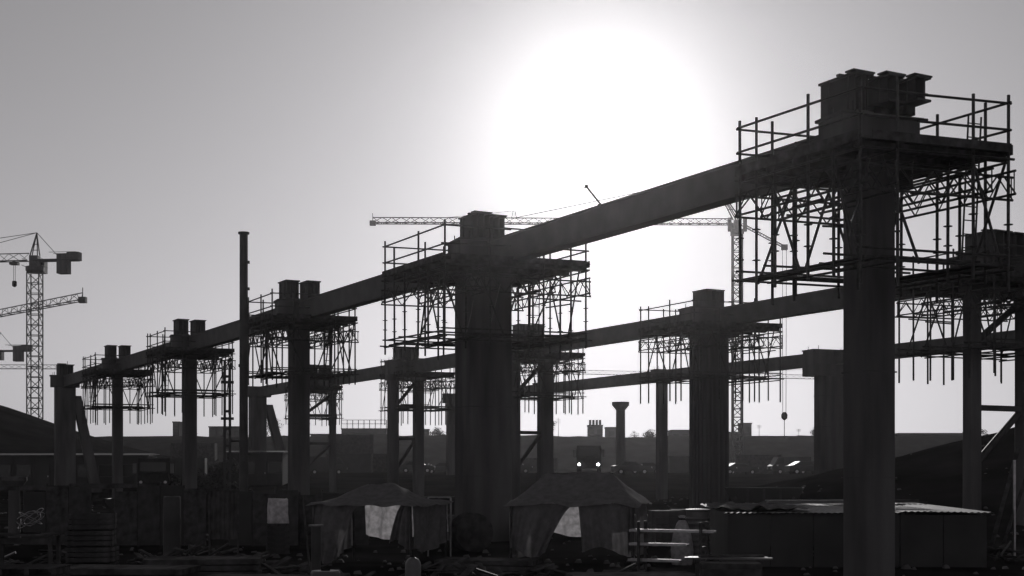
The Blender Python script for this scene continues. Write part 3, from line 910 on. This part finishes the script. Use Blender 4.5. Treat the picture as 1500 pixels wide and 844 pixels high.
# ------------------------------------------------------------------ foreground: tents
def tent(px, Y, w, d, eave, ridge, rl, rz, label, skip, grp='market style tents in the foreground'):
    x = (px-750)/F*Y; zb = gz(x,Y)
    t = thing('tent', label, 'tent', (x,Y,zb), rz, grp)
    e, rg = eave-zb, ridge-zb
    for sx in (-1,1):
        for sy in (-1,1):
            tube('post', (sx*(w/2-.05),sy*(d/2-.05),-.05), (sx*(w/2-.05),sy*(d/2-.05),e), .03, t)
    # sagging canopy: grid
    n = 24; m = MB(); vs=[]
    for j in range(n+1):
        for i in range(n+1):
            u = -1+2*i/n; v = -1+2*j/n
            X = u*(w/2+.12); Yy = v*(d/2+.12)
            k = max(max(0,(abs(X)-rl/2)/(w/2+.12-rl/2)), abs(v))
            z = e + (rg-e)*(1-k) - .1*math.sin(math.pi*min(1,k)) + .022*math.sin(7*u+3*v+px) + .018*math.sin(13*u-5*v) * k + .008*math.sin(21*v+6*u)
            if max(abs(u),abs(v))>.99: z -= +.02+.05*abs(math.sin(2.2*math.pi*(i+j)/n+px))
            vs.append((X,Yy,z))
    fs=[(j*(n+1)+i,j*(n+1)+i+1,(j+1)*(n+1)+i+1,(j+1)*(n+1)+i) for j in range(n) for i in range(n)]
    m.add(vs,fs).build('canopy', CANVAS, t, smooth=True)
    tube('ridge_pole', (-rl/2,0,rg-.04),(rl/2,0,rg-.04), .025, t)
    # curtains with folds
    def curtain(axis, c, u0, u1, zb_, mat, lift=0.0):
        nn = 40; vs=[]; 
        for j in range(7):
            for i in range(nn+1):
                f = i/nn; u = u0+(u1+lift*(j/6)**.7-u0)*f
                z = (e-.02) + (zb_-(e-.02)+.12*math.sin(f*5+u0*3))*j/6
                o_ = c + .05*math.sin(f*31+j*.3+2*math.sin(f*6))*(.4+j/6) + .05*math.sin(f*9+1)
                vs.append((u,o_,z) if axis=='x' else (o_,u,z))
        fs=[(j*(nn+1)+i,j*(nn+1)+i+1,(j+1)*(nn+1)+i+1,(j+1)*(nn+1)+i) for j in range(6) for i in range(nn)]
        MB().add(vs,fs).build('curtain', mat, t, smooth=True)
    for side, u0f, u1f, low, mat, lift in skip:
        if side == 'front': curtain('x', -d/2+.02, w/2*u0f, w/2*u1f, low, mat, lift)
        if side == 'back': curtain('x', d/2-.02, w/2*u0f, w/2*u1f, low, mat, lift)
        if side == 'left': curtain('y', -w/2+.02, d/2*u0f, d/2*u1f, low, mat, lift)
        if side == 'right': curtain('y', w/2-.02, d/2*u0f, d/2*u1f, low, mat, lift)
    return t
tent(558, 36, 2.85, 2.4, 1.6, 2.12, .7, R(-20), 'grey canvas tent left of the broad middle pier with a pale sunlit curtain', [('left',-1,1,.3,CANVAS,0),('front',-1,-.05,.2,CANVAS,-.55),('back',-.75,1,.72,SHEET,0),('front',.98,.8,.6,CANVAS,-.35),('right',-1,1,.5,CANVAS,0)])
tent(849, 36, 3.25, 2.6, 1.62, 2.4, 1.8, R(-13), 'larger grey canvas tent right of the broad middle pier with a drawn-back flap', [('left',-1,1,.2,CANVAS,0),('front',-1,.05,.3,CANVAS,-.75),('back',-.9,.4,.72,SHEET,0.0),('front',1,.9,.3,CANVAS,0),('front',.96,.12,.35,CANVAS,0.1),('right',-1,1,.3,CANVAS,0)])

# ------------------------------------------------------------------ low shed at right
sx0, sx1 = (1068-750)/F*34, (1442-750)/F*34
W = sx1-sx0; D = 9.0; zs_ = 1.41
r = thing('low_shed', 'long low flat shed at right behind the tallest pier with glinting roof sheets', 'shed', ((sx0+sx1)/2, 34, 0), R(-4))
n = 6
for i in range(n):
    x0 = -W/2 + W*i/n
    MB().box(x0+.01, x0+W/n-.01, -.0, .06, 0, zs_-.07).build('wall_panel', WALL, r)
MB().box(-W/2, -W/2+.06, .063, D, 0, zs_-.07).build('side_wall', WALL, r)
MB().box(W/2-.06, W/2, .063, D, 0, zs_-.07).build('side_wall', WALL, r)
MB().box(-W/2+.063, W/2-.063, D-.06, D, 0, zs_-.07).build('back_wall', WALL, r)
rnd = random.Random(5)
for i in range(9):
    x0 = -W/2-.1 + (W+.2)*i/9; x1 = x0 + (W+.2)/9 + .04
    m = MB(); nn = 10; vs=[]
    tl = rnd.uniform(-.05,.05)
    for j in range(2):
        for k in range(nn+1):
            xx = x0+(x1-x0)*k/nn
            vs.append((xx, -.12 + (D+.24)*j, zs_-.03+(.025 if k%2 else 0)+tl*(j-.3) + .004*i))
    m.add(vs, [(k,k+1,nn+2+k,nn+1+k) for k in range(nn)]).build('roof_sheet', ROOF, r)
tb = Vector(((1100-750)/F*37, 37, zs_+.03))
vs=[]
for j in range(17):
    for i in range(25):
        u=i/24; v=j/16
        vs.append((-1.1+2.3*u+.08*math.sin(v*9), -2.4+5.2*v+.1*math.sin(u*11), .05+.05*math.sin(u*17+3*v)*math.sin(v*13+u*4)+.035*math.sin(u*31-9*v)))
tp = MB().add(vs,[(j*25+i,j*25+i+1,(j+1)*25+i+1,(j+1)*25+i) for j in range(16) for i in range(24)]).build('tarpaulin', TARP, None, tb, R(-4), smooth=True)
tag(tp, 'dark crumpled tarpaulin spread over the left end of the low shed roof', 'tarpaulin')
# plank pile lying on the shed roof
for lab, X, Y, zz, nn in (('loose dark boards lying on the low shed roof right of the tallest pier', 10.9, 41.0, zs_+.08, 5), ('pale boards lying on the low shed roof left of the tallest pier', 8.6, 40.0, zs_+.08, 4)):
    t = thing('board_pile', lab, 'boards', (X, Y, zz), R(5), 'boards on the shed roof')
    for k in range(nn):
        o = box('plank', -1.3+rnd.uniform(-.2,.2), 1.3+rnd.uniform(-.3,.2), -.4+.2*k, -.22+.2*k, .05*(k%2), .05*(k%2)+.045, t, WOOD if 'dark' in lab else PLASTIC, rnd.uniform(-.05,.05))
b = at(1486, 720, 38); b.z = 0
r = thing('thin_post', 'thin upright metal post glinting at the right edge beyond the shed', 'post', b)
tube('pole', (0,0,0), (0,0,at(0,674,38).z), .04, r, SHINY)
MB().lathe([(.12,0),(.12,.04)],10).build('foot_plate', GIRD, r)
b = at(1448, 725, 39)
r = thing('leaning_timber', 'dark timber leaning beyond the shed near the right edge', 'timber', (b.x,b.y,0), 0)
tube('timber', (0,0,0), (1.0,.4,3.1), .08, r, WOOD, 4)
tube('timber', (.35,.1,0), (1.2,.3,2.3), .06, r, WOOD, 4)

# pipes and rack right of the large tent
b = at(985, 780, 32); 
r = thing('steel_rack', 'low steel rack carrying bright steel channels right of the large tent', 'rack', (b.x,32,0), R(-24))
for x in (-.75,.75):
    for y in (-.25,.25): box('leg', x-.03,x+.03,y-.03,y+.03,0,1.25,r,TUBE)
    for z in (.3,.68,1.0): box('cross_bar', x-.025,x+.025,-.22,.22,z-.05,z,r,TUBE)
ra = r
for k,(z,y,l0,l1,lab) in enumerate(((1.0,-.1,-1.0,1.05,'topmost bright steel channel on the low rack'),(.68,-.12,-1.0,.4,'middle bright steel channel on the low rack'),(.3,-.05,-1.05,.2,'lowest bright steel channel on the low rack'))):
    mm = Matrix.Rotation(R(-24),3,'Z')
    o_ = mm @ Vector((0,y,0))
    o = MB().box(l0,l1,-.11,.11,.0,.03).box(l0,l1,-.11,-.09,.03,.06).box(l0,l1,.09,.11,.03,.06).build('steel_channel', SHINY, None, (b.x+o_.x,32+o_.y,z+.002), R(-24), smooth=False)
    tag(o, lab, 'channel', 'bright steel channels on the rack')
# ribbed drum and sack
b = at(1022, 747, 35.5)
prof=[(.29,0)]
for k in range(9): prof += [(.3,.14*k+.03),(.33,.14*k+.08),(.3,.14*k+.13)]
prof += [(.3,1.38),(.32,1.4),(.32,1.44),(.1,1.46)]
tag(MB().lathe(prof,20).build('water_drum', PLASTIC, None, (b.x,35.5,0)), 'tall ribbed drum with pale rim beside the bright steel channels', 'drum')
b = at(999, 757, 35)
t = thing('sack_bundle', 'pale crumpled sack tied at the top beside the ribbed drum', 'sack', (b.x,35,0))
MB().lathe([(.05,0),(.26,.02),(.3,.4),(.24,.8),(.14,1.1),(.06,1.2),(.1,1.28),(.03,1.3)],11).build('sack', SHEET, t, smooth=True)
MB().lathe([(.075,1.17),(.085,1.2),(.075,1.23)],10).build('tie', DARK, t)

# boards on trestle and ladder at bottom
b = at(1065, 820, 23)
t = thing('trestle_table', 'low trestle carrying loose boards at the bottom right of the middle', 'trestle', (b.x,23,0), R(-8))
for x in (-.5,.55):
    for s_ in (-1,1): tube('leg', (x,s_*.35,0),(x,s_*.08,.88), .03, t, WOOD, 4)
    box('rail', x-.04,x+.04,-.3,.3,.88,.94,t,WOOD)
for k in range(4):
    o = box('loose_board', -.75+.05*k, .7-.07*k, -.09, .09, 0, .03, None, PLASTIC if k<2 else WOOD)
    o.location = (b.x + .02*k, 22.85+.2*k if k<3 else 22.95, .945 + (.035 if k==3 else 0)); o.rotation_euler=(0,0,R(-8+3*k))
    tag(o, ['nearest loose board on the trestle','second loose board on the trestle','rear loose board on the trestle','top loose board lying over the others on the trestle'][k], 'board', 'loose boards on the trestle')
b = at(1072, 830, 21)
t = thing('ladder', 'short pale ladder lying flat at the bottom right of the middle', 'ladder', (b.x,21,b.z), R(-3))
zz = b.z
for y in (0,.3): box('rail', -.42,.42,y-.02,y+.02,-.03,.03,t,SHINY)
for k in range(10): box('rung', -.38+.08*k,-.36+.08*k,.02,.28,-.012,.012,t,SHINY)
t = thing('crate', 'dark wooden crate under the flat pale ladder', 'crate', (b.x,21.15,0), R(-3))
for s_ in (0,1):
    for k in range(4): box('slat', -.45,.45,-.22+s_*.42,-.2+s_*.42,.04+.24*k,.22+.24*k,t,WOOD)
for x in (-.45,.43):
    for k in range(4): box('end_slat', x,x+.02,-.197,.197,.04+.24*k,.22+.24*k,t,WOOD)
box('lid', -.46,.46,-.24,.24,1.0,zz-.035,t,WOOD)

# post and barrels near the middle left of the bottom
b = at(463, 769, 24)
t = thing('bollard_post', 'dark round post with pale flat cap between front pier and left tent', 'post', (b.x,24,0))
MB().lathe([(.09,0),(.085,b.z-.03)],14).build('pole', GIRD, t)
MB().lathe([(.13,b.z-.028),(.13,b.z)],14).build('cap', PLASTIC, t)
t = thing('leaning_pole', 'thin pole leaning right of the pier by the steel post', 'pole', (at(450,0,27).x,27,0))
tube('pole', (.1,0,0), (-.1,0,at(0,725,27).z), .02, t, TUBE)
box('foot', .02,.18,-.06,.06,0,.02,t,GIRD)
def barrel(px, py, Y, rad, label, mat=PLASTIC, dome=False):
    b = at(px, py, Y); h = b.z
    t = thing('barrel', label, 'barrel', (b.x,Y,0), 0)
    pr = [(rad*.9,0),(rad,.06),(rad*1.03,h*.33),(rad,h*.36),(rad*1.03,h*.66),(rad,h*.69),(rad*.97,h-.03),(rad*.9,h)]
    if dome: pr = [(rad*.9,0),(rad,.1),(rad,h-rad),(rad*.9,h-rad*.6),(rad*.65,h-rad*.25),(rad*.3,h-rad*.05),(.02,h)]
    MB().lathe(pr,18).build('drum', mat, t, smooth=dome)
    MB().lathe([(rad*.3,h+.002),(rad*.28,h+.02)],10).build('bung', DARK, t)
barrel(477, 836, 19.5, .22, 'pale topped barrel at the bottom edge left of the middle')
barrel(605, 816, 20.5, .12, 'small dome topped drum at the bottom edge left of the middle', dome=True)
# wrapped pallet
b = at(407, 732, 40)
bz = .85
t = thing('crate', 'upturned dark crate carrying the pale sheeted load', 'crate', (b.x,40,0), R(14))
for k in range(5):
    for s_ in (-1,1):
        box('slat', -.32,.32,s_*.3-.012,s_*.3+.012,.02+.165*k,.17+.165*k,t,WOOD)
        box('end_slat', s_*.31-.012,s_*.31+.012,-.285,.285,.02+.165*k,.17+.165*k,t,WOOD)
t = thing('wrapped_load', 'small load in pale plastic sheet left of the front pier by the steel post', 'load', (b.x,40,bz), R(14))
for x in (-.28,0,.22): box('bearer', x,x+.07,-.28,.3,0,.06,t,WOOD)
vs=[]; NN=28
for j in range(6):
    for i in range(NN):
        a_=2*math.pi*i/NN; q_=max(abs(math.cos(a_)),abs(math.sin(a_)))
        rr_=(.29-.02*j/5)/q_*(1+.05*math.sin(a_*7+j)) ; hh=at(0,732,40).z-bz
        vs.append((rr_*math.cos(a_), rr_*math.sin(a_), .063+(hh-.063)*j/5+ (.05*math.sin(a_*2+1) if j==5 else 0)))
fs=[(j*NN+i,j*NN+(i+1)%NN,(j+1)*NN+(i+1)%NN,(j+1)*NN+i) for j in range(5) for i in range(NN)]+[tuple(5*NN+i for i in range(NN))]
MB().add(vs,fs).build('sheet_wrap', SHEET, t, smooth=True)
t = thing('steel_gate', 'open tubular steel barrier between left tent and broad middle pier', 'barrier', (at(645,0,39).x,39,0), R(-6))
g_h = at(0,729,39).z
for x in (-.35,.3): tube('upright', (x,0,0),(x,0,g_h), .025, t, SHINY)
for z in (g_h, g_h-.35, g_h-.6): tube('bar', (-.35,0,z),(.3,0,z), .02, t, SHINY if z==g_h else TUBE)

# left foreground clutter
def crate_stack(px, Y, n, label):
    x = (px-750)/F*Y
    for j in range(n):
        t = thing('crate', '%s of the stack of dark slatted crates at bottom left' % label[j], 'crate', (x+.04*(j%2),Y,.37*j), R(6*j-4), 'stacked crates at bottom left')
        for s_ in (-1,1):
            for k in range(3):
                box('slat', -.5,.5,s_*.38-.011,s_*.38+.011,.02+.115*k,.115+.115*k,t,WOOD)
                box('end_slat', s_*.5-.011,s_*.5+.011,-.365,.365,.02+.115*k,.115+.115*k,t,WOOD)
        box('base', -.48,.48,-.36,.36,0,.018,t,WOOD)
crate_stack(133, 31, 4, ['lowest crate','second crate','third crate','topmost crate'])
t = thing('work_table', 'rough timber work table at the bottom left corner', 'table', (at(38,0,27).x,27,0), R(4))
for x in (-.55,.55):
    for y in (-.3,.3): box('leg', x-.035,x+.035,y-.035,y+.035,0,1.15,t,WOOD)
for k in range(4): box('board', -.65,.65,-.38+.19*k,-.2+.19*k,1.153,1.19,t,WOOD)
box('apron', -.515,.515,-.31,-.28,1.0,1.12,t,WOOD)
# tangled wire coil on the table
rnd = random.Random(9)
t = thing('wire_coil', 'tangle of glinting wire lying on the rough table at bottom left', 'wire', (at(45,0,27).x,27,1.19))
for k in range(5):
    m = MB(); rr=.16+.03*k; prev=None; ph=rnd.uniform(0,6); tl=rnd.uniform(-.5,.5)
    for i in range(19):
        a_=2*math.pi*i/18
        pt=Vector((rr*math.cos(a_)+rnd.uniform(-.01,.01), rr*math.sin(a_)*.7, .02+.28+.26*math.sin(a_+ph)*(.6+.4*tl)+rnd.uniform(-.01,.01)))
        if prev is not None: m.tube(prev,pt,.008,4)
        prev=pt
    m.build('wire_loop', SHINY, t)
MB().lathe([(.2,0),(.2,.02)],12).build('spool_base', DARK, t)
t = thing('pallet_stack', 'stack of flat pallets in the bottom left corner', 'pallets', (at(50,0,23).x,23,0), R(3))
for j in range(6):
    for k in range(5): box('pallet_board', -.5,.5,-.45+.2*k,-.32+.2*k,.14*j+.1,.14*j+.122,t,WOOD)
    for x in (-.48,-.04,.4): box('pallet_bearer', x,x+.08,-.44,.46,.14*j,.14*j+.097,t,WOOD)
t = thing('screen', 'hanging dark fabric screen on a frame below the tall steel post', 'screen', (at(328,0,34).x,34,0), R(5))
for x in (-.35,.35): tube('upright', (x,0,0),(x,0,1.95), .025, t)
tube('top_rail', (-.4,0,1.95),(.4,0,1.95), .025, t)
vs=[]
for j in range(7):
    for i in range(41):
        vs.append((-.33+.66*i/40, .03*math.sin(i*.9+j*.15)+.03, 1.93-1.2*j/6))
MB().add(vs,[(j*41+i,j*41+i+1,(j+1)*41+i+1,(j+1)*41+i) for j in range(6) for i in range(40)]).build('fabric', TARP, t, smooth=True)
barrel(252, 727, 38, .24, 'dark drum left of the hanging fabric screen', GIRD)
t = thing('mushroom_stub', 'short concrete stub with flat head near the left edge', 'stub', (at(21,0,50).x,50,0))
MB().lathe([(.22,0),(.2,1.75)],14).build('shaft', CONC2, t)
MB().lathe([(.2,1.753),(.45,2.1),(.45,2.24)],14).build('head', CONC2, t)
for lab, px, py, Y, L_ in (('long dark timber beam on trestles at left under the cabins', 30, 714, 45, 4.5), ('dark timber beam on trestles right of the crate stack', 175, 711, 45, 3.2)):
    b = at(px,py,Y)
    t = thing('trestle_beam', lab, 'beam', (b.x,Y,0), R(3), 'timber beams on trestles')
    box('beam', -L_/2,L_/2,-.12,.12,b.z-.1,b.z+.06,t,WOOD)
    for x in (-L_*.35,L_*.35):
        for s_ in (-1,1): tube('leg', (x,s_*.4,0),(x,s_*.06,b.z-.1), .05, t, WOOD, 4)

# hoarding across the left middle distance
hb = at(235, 712, 44)
t = thing('hoarding', 'long low dark panel hoarding across the left before the slim piers', 'fence', (hb.x, 44, 0), R(-3))
hp = random.Random(21)
for k in range(12):
    x = -4.5 + .75*k; hh = hb.z + hp.uniform(-.25,.08)
    if k in (3, 8): continue
    box('panel', x+.01, x+.735, -.02, .02, .05, hh, t, (WALL, WOOD, TARP)[k % 3])
    tube('post', (x, .06, 0), (x, .06, hh+.1), .035, t)
t = thing('hoarding', 'short dark panel hoarding behind the pale sheeted pallet load', 'fence', (at(470,0,44).x, 44.4, 0), R(2))
for k in range(4):
    x = -1.5 + .75*k; hh = hb.z - .25 + hp.uniform(-.05,.04)
    box('panel', x+.01, x+.735, -.02, .02, .05, hh, t, (TARP, WOOD, WALL)[k % 3])
    tube('post', (x, .06, 0), (x, .06, hh+.1), .035, t)

def skip(px, Y, label, rz=0):
    b = gpt(px, Y); b.z += .2
    t = thing('skip', label, 'skip', b, R(rz))
    MB().add([(-1.1,-.75,.1),(1.1,-.75,.1),(1.1,.75,.1),(-1.1,.75,.1),(-1.7,-.85,1.25),(1.7,-.85,1.25),(1.7,.85,1.25),(-1.7,.85,1.25),
              (-1.62,-.78,1.25),(1.62,-.78,1.25),(1.62,.78,1.25),(-1.62,.78,1.25),(-1.05,-.68,.2),(1.05,-.68,.2),(1.05,.68,.2),(-1.05,.68,.2)],
             [(0,3,2,1),(0,1,5,4),(1,2,6,5),(2,3,7,6),(3,0,4,7),(4,5,9,8),(5,6,10,9),(6,7,11,10),(7,4,8,11),(8,9,13,12),(9,10,14,13),(10,11,15,14),(11,8,12,15),(12,13,14,15)]).build('body', PAINT, t)
    for sx in (-1,1):
        for sy in (-1,1): MB().tube((sx*1.25,sy*.8,.8),(sx*1.25,sy*1.0,.8),.07,8).build('lifting_lug', GIRD, t)
    for x in (-.7,0,.7):
        MB().box(x-.05,x+.05,-.9,-.84,.45,1.2).build('rib', GIRD, t)
skip(700-60, 62, 'steel skip behind the tubular barrier by the broad middle pier', 10)
skip(1120, 60, 'steel skip behind the low shed, left of the square headed pier', -12)
skip(555, 70, 'steel skip behind the smaller tent', 4)
skip(215, 60, 'steel skip behind the long hoarding at left', 8)
def block_pallet(px, Y, label, n=3, rz=0):
    b = gpt(px, Y); b.z += .18
    t = thing('block_pallet', label, 'blocks', b, R(rz), 'pallets of concrete blocks across the site')
    for k in range(4): box('pallet_board', -.5,.5,-.4+.24*k,-.28+.24*k,0,.05,t,WOOD)
    for j in range(n):
        for i in range(4):
            for k in range(2):
                x=-.46+.23*i; y=-.38+.42*k
                box('block', x+.004,x+.222,y,y+.4,.055+.22*j,.265+.22*j,t,CONC2)
block_pallet(660, 48, 'pallet of blocks just left of the foot of the broad middle pier', 4, 6)
block_pallet(770, 47, 'pallet of blocks at the right foot of the broad middle pier', 3, -10)
block_pallet(975, 44, 'tall pallet of blocks behind the bright steel channels', 5, 12)
block_pallet(1000, 52, 'pallet of blocks at the left foot of the broad fluted pier', 4, 0)
block_pallet(520, 50, 'pallet of blocks behind the left corner of the smaller tent', 4, 20)
block_pallet(930, 47, 'pallet of blocks behind the right corner of the larger tent', 4, -4)
def cable_drum(px, Y, label, rz=0):
    b = gpt(px, Y); b.z += .75
    t = thing('cable_drum', label, 'cable drum', b, R(rz), 'cable drums on the ground')
    for s_ in (-1,1): MB().tube((0,s_*.3,0),(0,s_*.37,0),.6,18).build('flange', WOOD, t)
    MB().tube((0,-.298,0),(0,.298,0),.38,14).build('cable', DARK, t)
cable_drum(690, 42, 'cable drum before the foot of the broad middle pier', 20)
cable_drum(1042, 46, 'cable drum in front of the broad fluted pier', 60)
cable_drum(455, 48, 'cable drum right of the pier by the steel post', -30)
def formwork(px, Y, label, n=6, rz=0, L_=2.4):
    b = gpt(px, Y); b.z += .15
    t = thing('formwork_stack', label, 'formwork', b, R(rz), 'stacks of formwork panels on the ground')
    rr = random.Random(int(px))
    for k in range(n):
        o = box('panel', -L_/2,L_/2,-.6,.6,.13*k,.13*k+.11,t,WOOD, rr.uniform(-.04,.04))
        o.location.x += rr.uniform(-.08,.08)
formwork(870, 52, 'stack of formwork panels behind the larger tent', 8, 5)
formwork(1180, 50, 'stack of formwork panels behind the shed by the square headed pier', 9, -8)
formwork(720, 33, 'low stack of formwork panels in front of the broad middle pier', 3, -12)
formwork(300, 29, 'low stack of formwork panels at bottom left before the fabric screen', 5, 8)
formwork(395, 26, 'lowest stack of formwork panels before the pale sheeted load', 4, -6)
formwork(185, 26, 'stack of formwork panels right of the slatted crates', 5, -5)
formwork(800, 25, 'flat stack of formwork panels at the bottom middle', 3, 4)
formwork(930, 26, 'flat stack of formwork panels left of the trestle', 4, 10)

def debris(px, Y, n, size, label, seed):
    rr = random.Random(seed); b = gpt(px, Y); b.z += .18
    t = thing('scrap_timber_heap', label, 'scrap heap', b, 0, 'heaps of scrap timber and tube across the ground')
    for k in range(n):
        a_ = rr.uniform(0, 3.1); L_ = rr.uniform(.6, 1.5)*size; el = rr.uniform(-.05, .45)
        d_ = Vector((math.cos(a_)*math.cos(el), math.sin(a_)*math.cos(el), math.sin(el)))
        c_ = Vector((rr.gauss(0,.35)*size, rr.gauss(0,.3)*size, rr.uniform(.08,.55)*size*.8))
        if rr.random() < .3:
            globals()['tube']('scrap_tube', c_-d_*L_/2, c_+d_*L_/2, .03, t, SHINY if rr.random() < .08 else TUBE)
        else:
            o = box('scrap_board', -round(L_,1)/2, round(L_,1)/2, -.08, .08, 0, .035, t, WOOD)
            o.location = c_; o.rotation_euler = (rr.uniform(-.3,.3), -el, a_)
for k_, (px, Y, n, sz, lab) in enumerate(((20,32,14,.9,'behind the rough table at the far left'),(95,35,12,.8,'between the rough table and the slatted crates'),(215,33,16,.9,'left of the hanging fabric screen'),
        (285,36,14,.9,'between the dark drum and the hanging fabric screen'),(372,33,14,.8,'right of the hanging fabric screen'),(440,30,12,.8,'before the pier by the steel post'),
        (500,28,12,.7,'before the left half of the smaller tent'),(640,30,14,.8,'before the tubular barrier'),(700,29,14,.8,'before the broad middle pier'),(790,30,12,.7,'before the left half of the larger tent'),
        (900,29,10,.7,'before the right half of the larger tent'),(1120,45,12,1.0,'behind the left end of the low shed'),(1470,36,14,1.0,'at the right end of the low shed'),(240,72,14,1.2,'behind the long hoarding'),(720,58,10,1,'behind the broad middle pier'))):
    debris(px, Y, n, sz, 'heap of scrap timber ' + lab, 60 + k_)

# rubble
rnd = random.Random(3)
m = MB()
for _ in range(1500):
    Y = rnd.uniform(15,110); x = rnd.uniform(-.45,.45)*Y; s_ = rnd.uniform(.03,.14)
    z = gz(x,Y); k0=len(m.v)
    vs=[(x+rnd.uniform(.6,1)*s_*a,Y+rnd.uniform(.6,1)*s_*b,z+s_*c_*.7) for a,b,c_ in ((-1,-1,-.3),(1,-1,-.3),(1,1,-.3),(-1,1,-.3),(-.6,-.5,.9),(.6,-.6,.7),(.5,.6,1),(-.6,.5,.8))]
    m.add(vs,[(4,5,6,7),(0,1,5,4),(1,2,6,5),(2,3,7,6),(3,0,4,7)])
tag(m.build('rubble', CONC), 'loose broken stones scattered over the dark site ground', 'rubble', None, 'stuff')

# ------------------------------------------------------------------ haze
hm = bpy.data.materials.new('haze')
hm.use_nodes = True
hm.node_tree.nodes.clear()
pv = hm.node_tree.nodes.new('ShaderNodeVolumePrincipled')
pv.inputs['Color'].default_value = (1.0, 0.98, 1.0, 1)
pv.inputs['Density'].default_value = HAZE_DENSITY
pv.inputs['Anisotropy'].default_value = HAZE_G
mo = hm.node_tree.nodes.new('ShaderNodeOutputMaterial')
hm.node_tree.links.new(pv.outputs[0], mo.inputs['Volume'])
tag(MB().box(-500,500,-60,620,-3,66).build('haze', hm), kind='stuff')
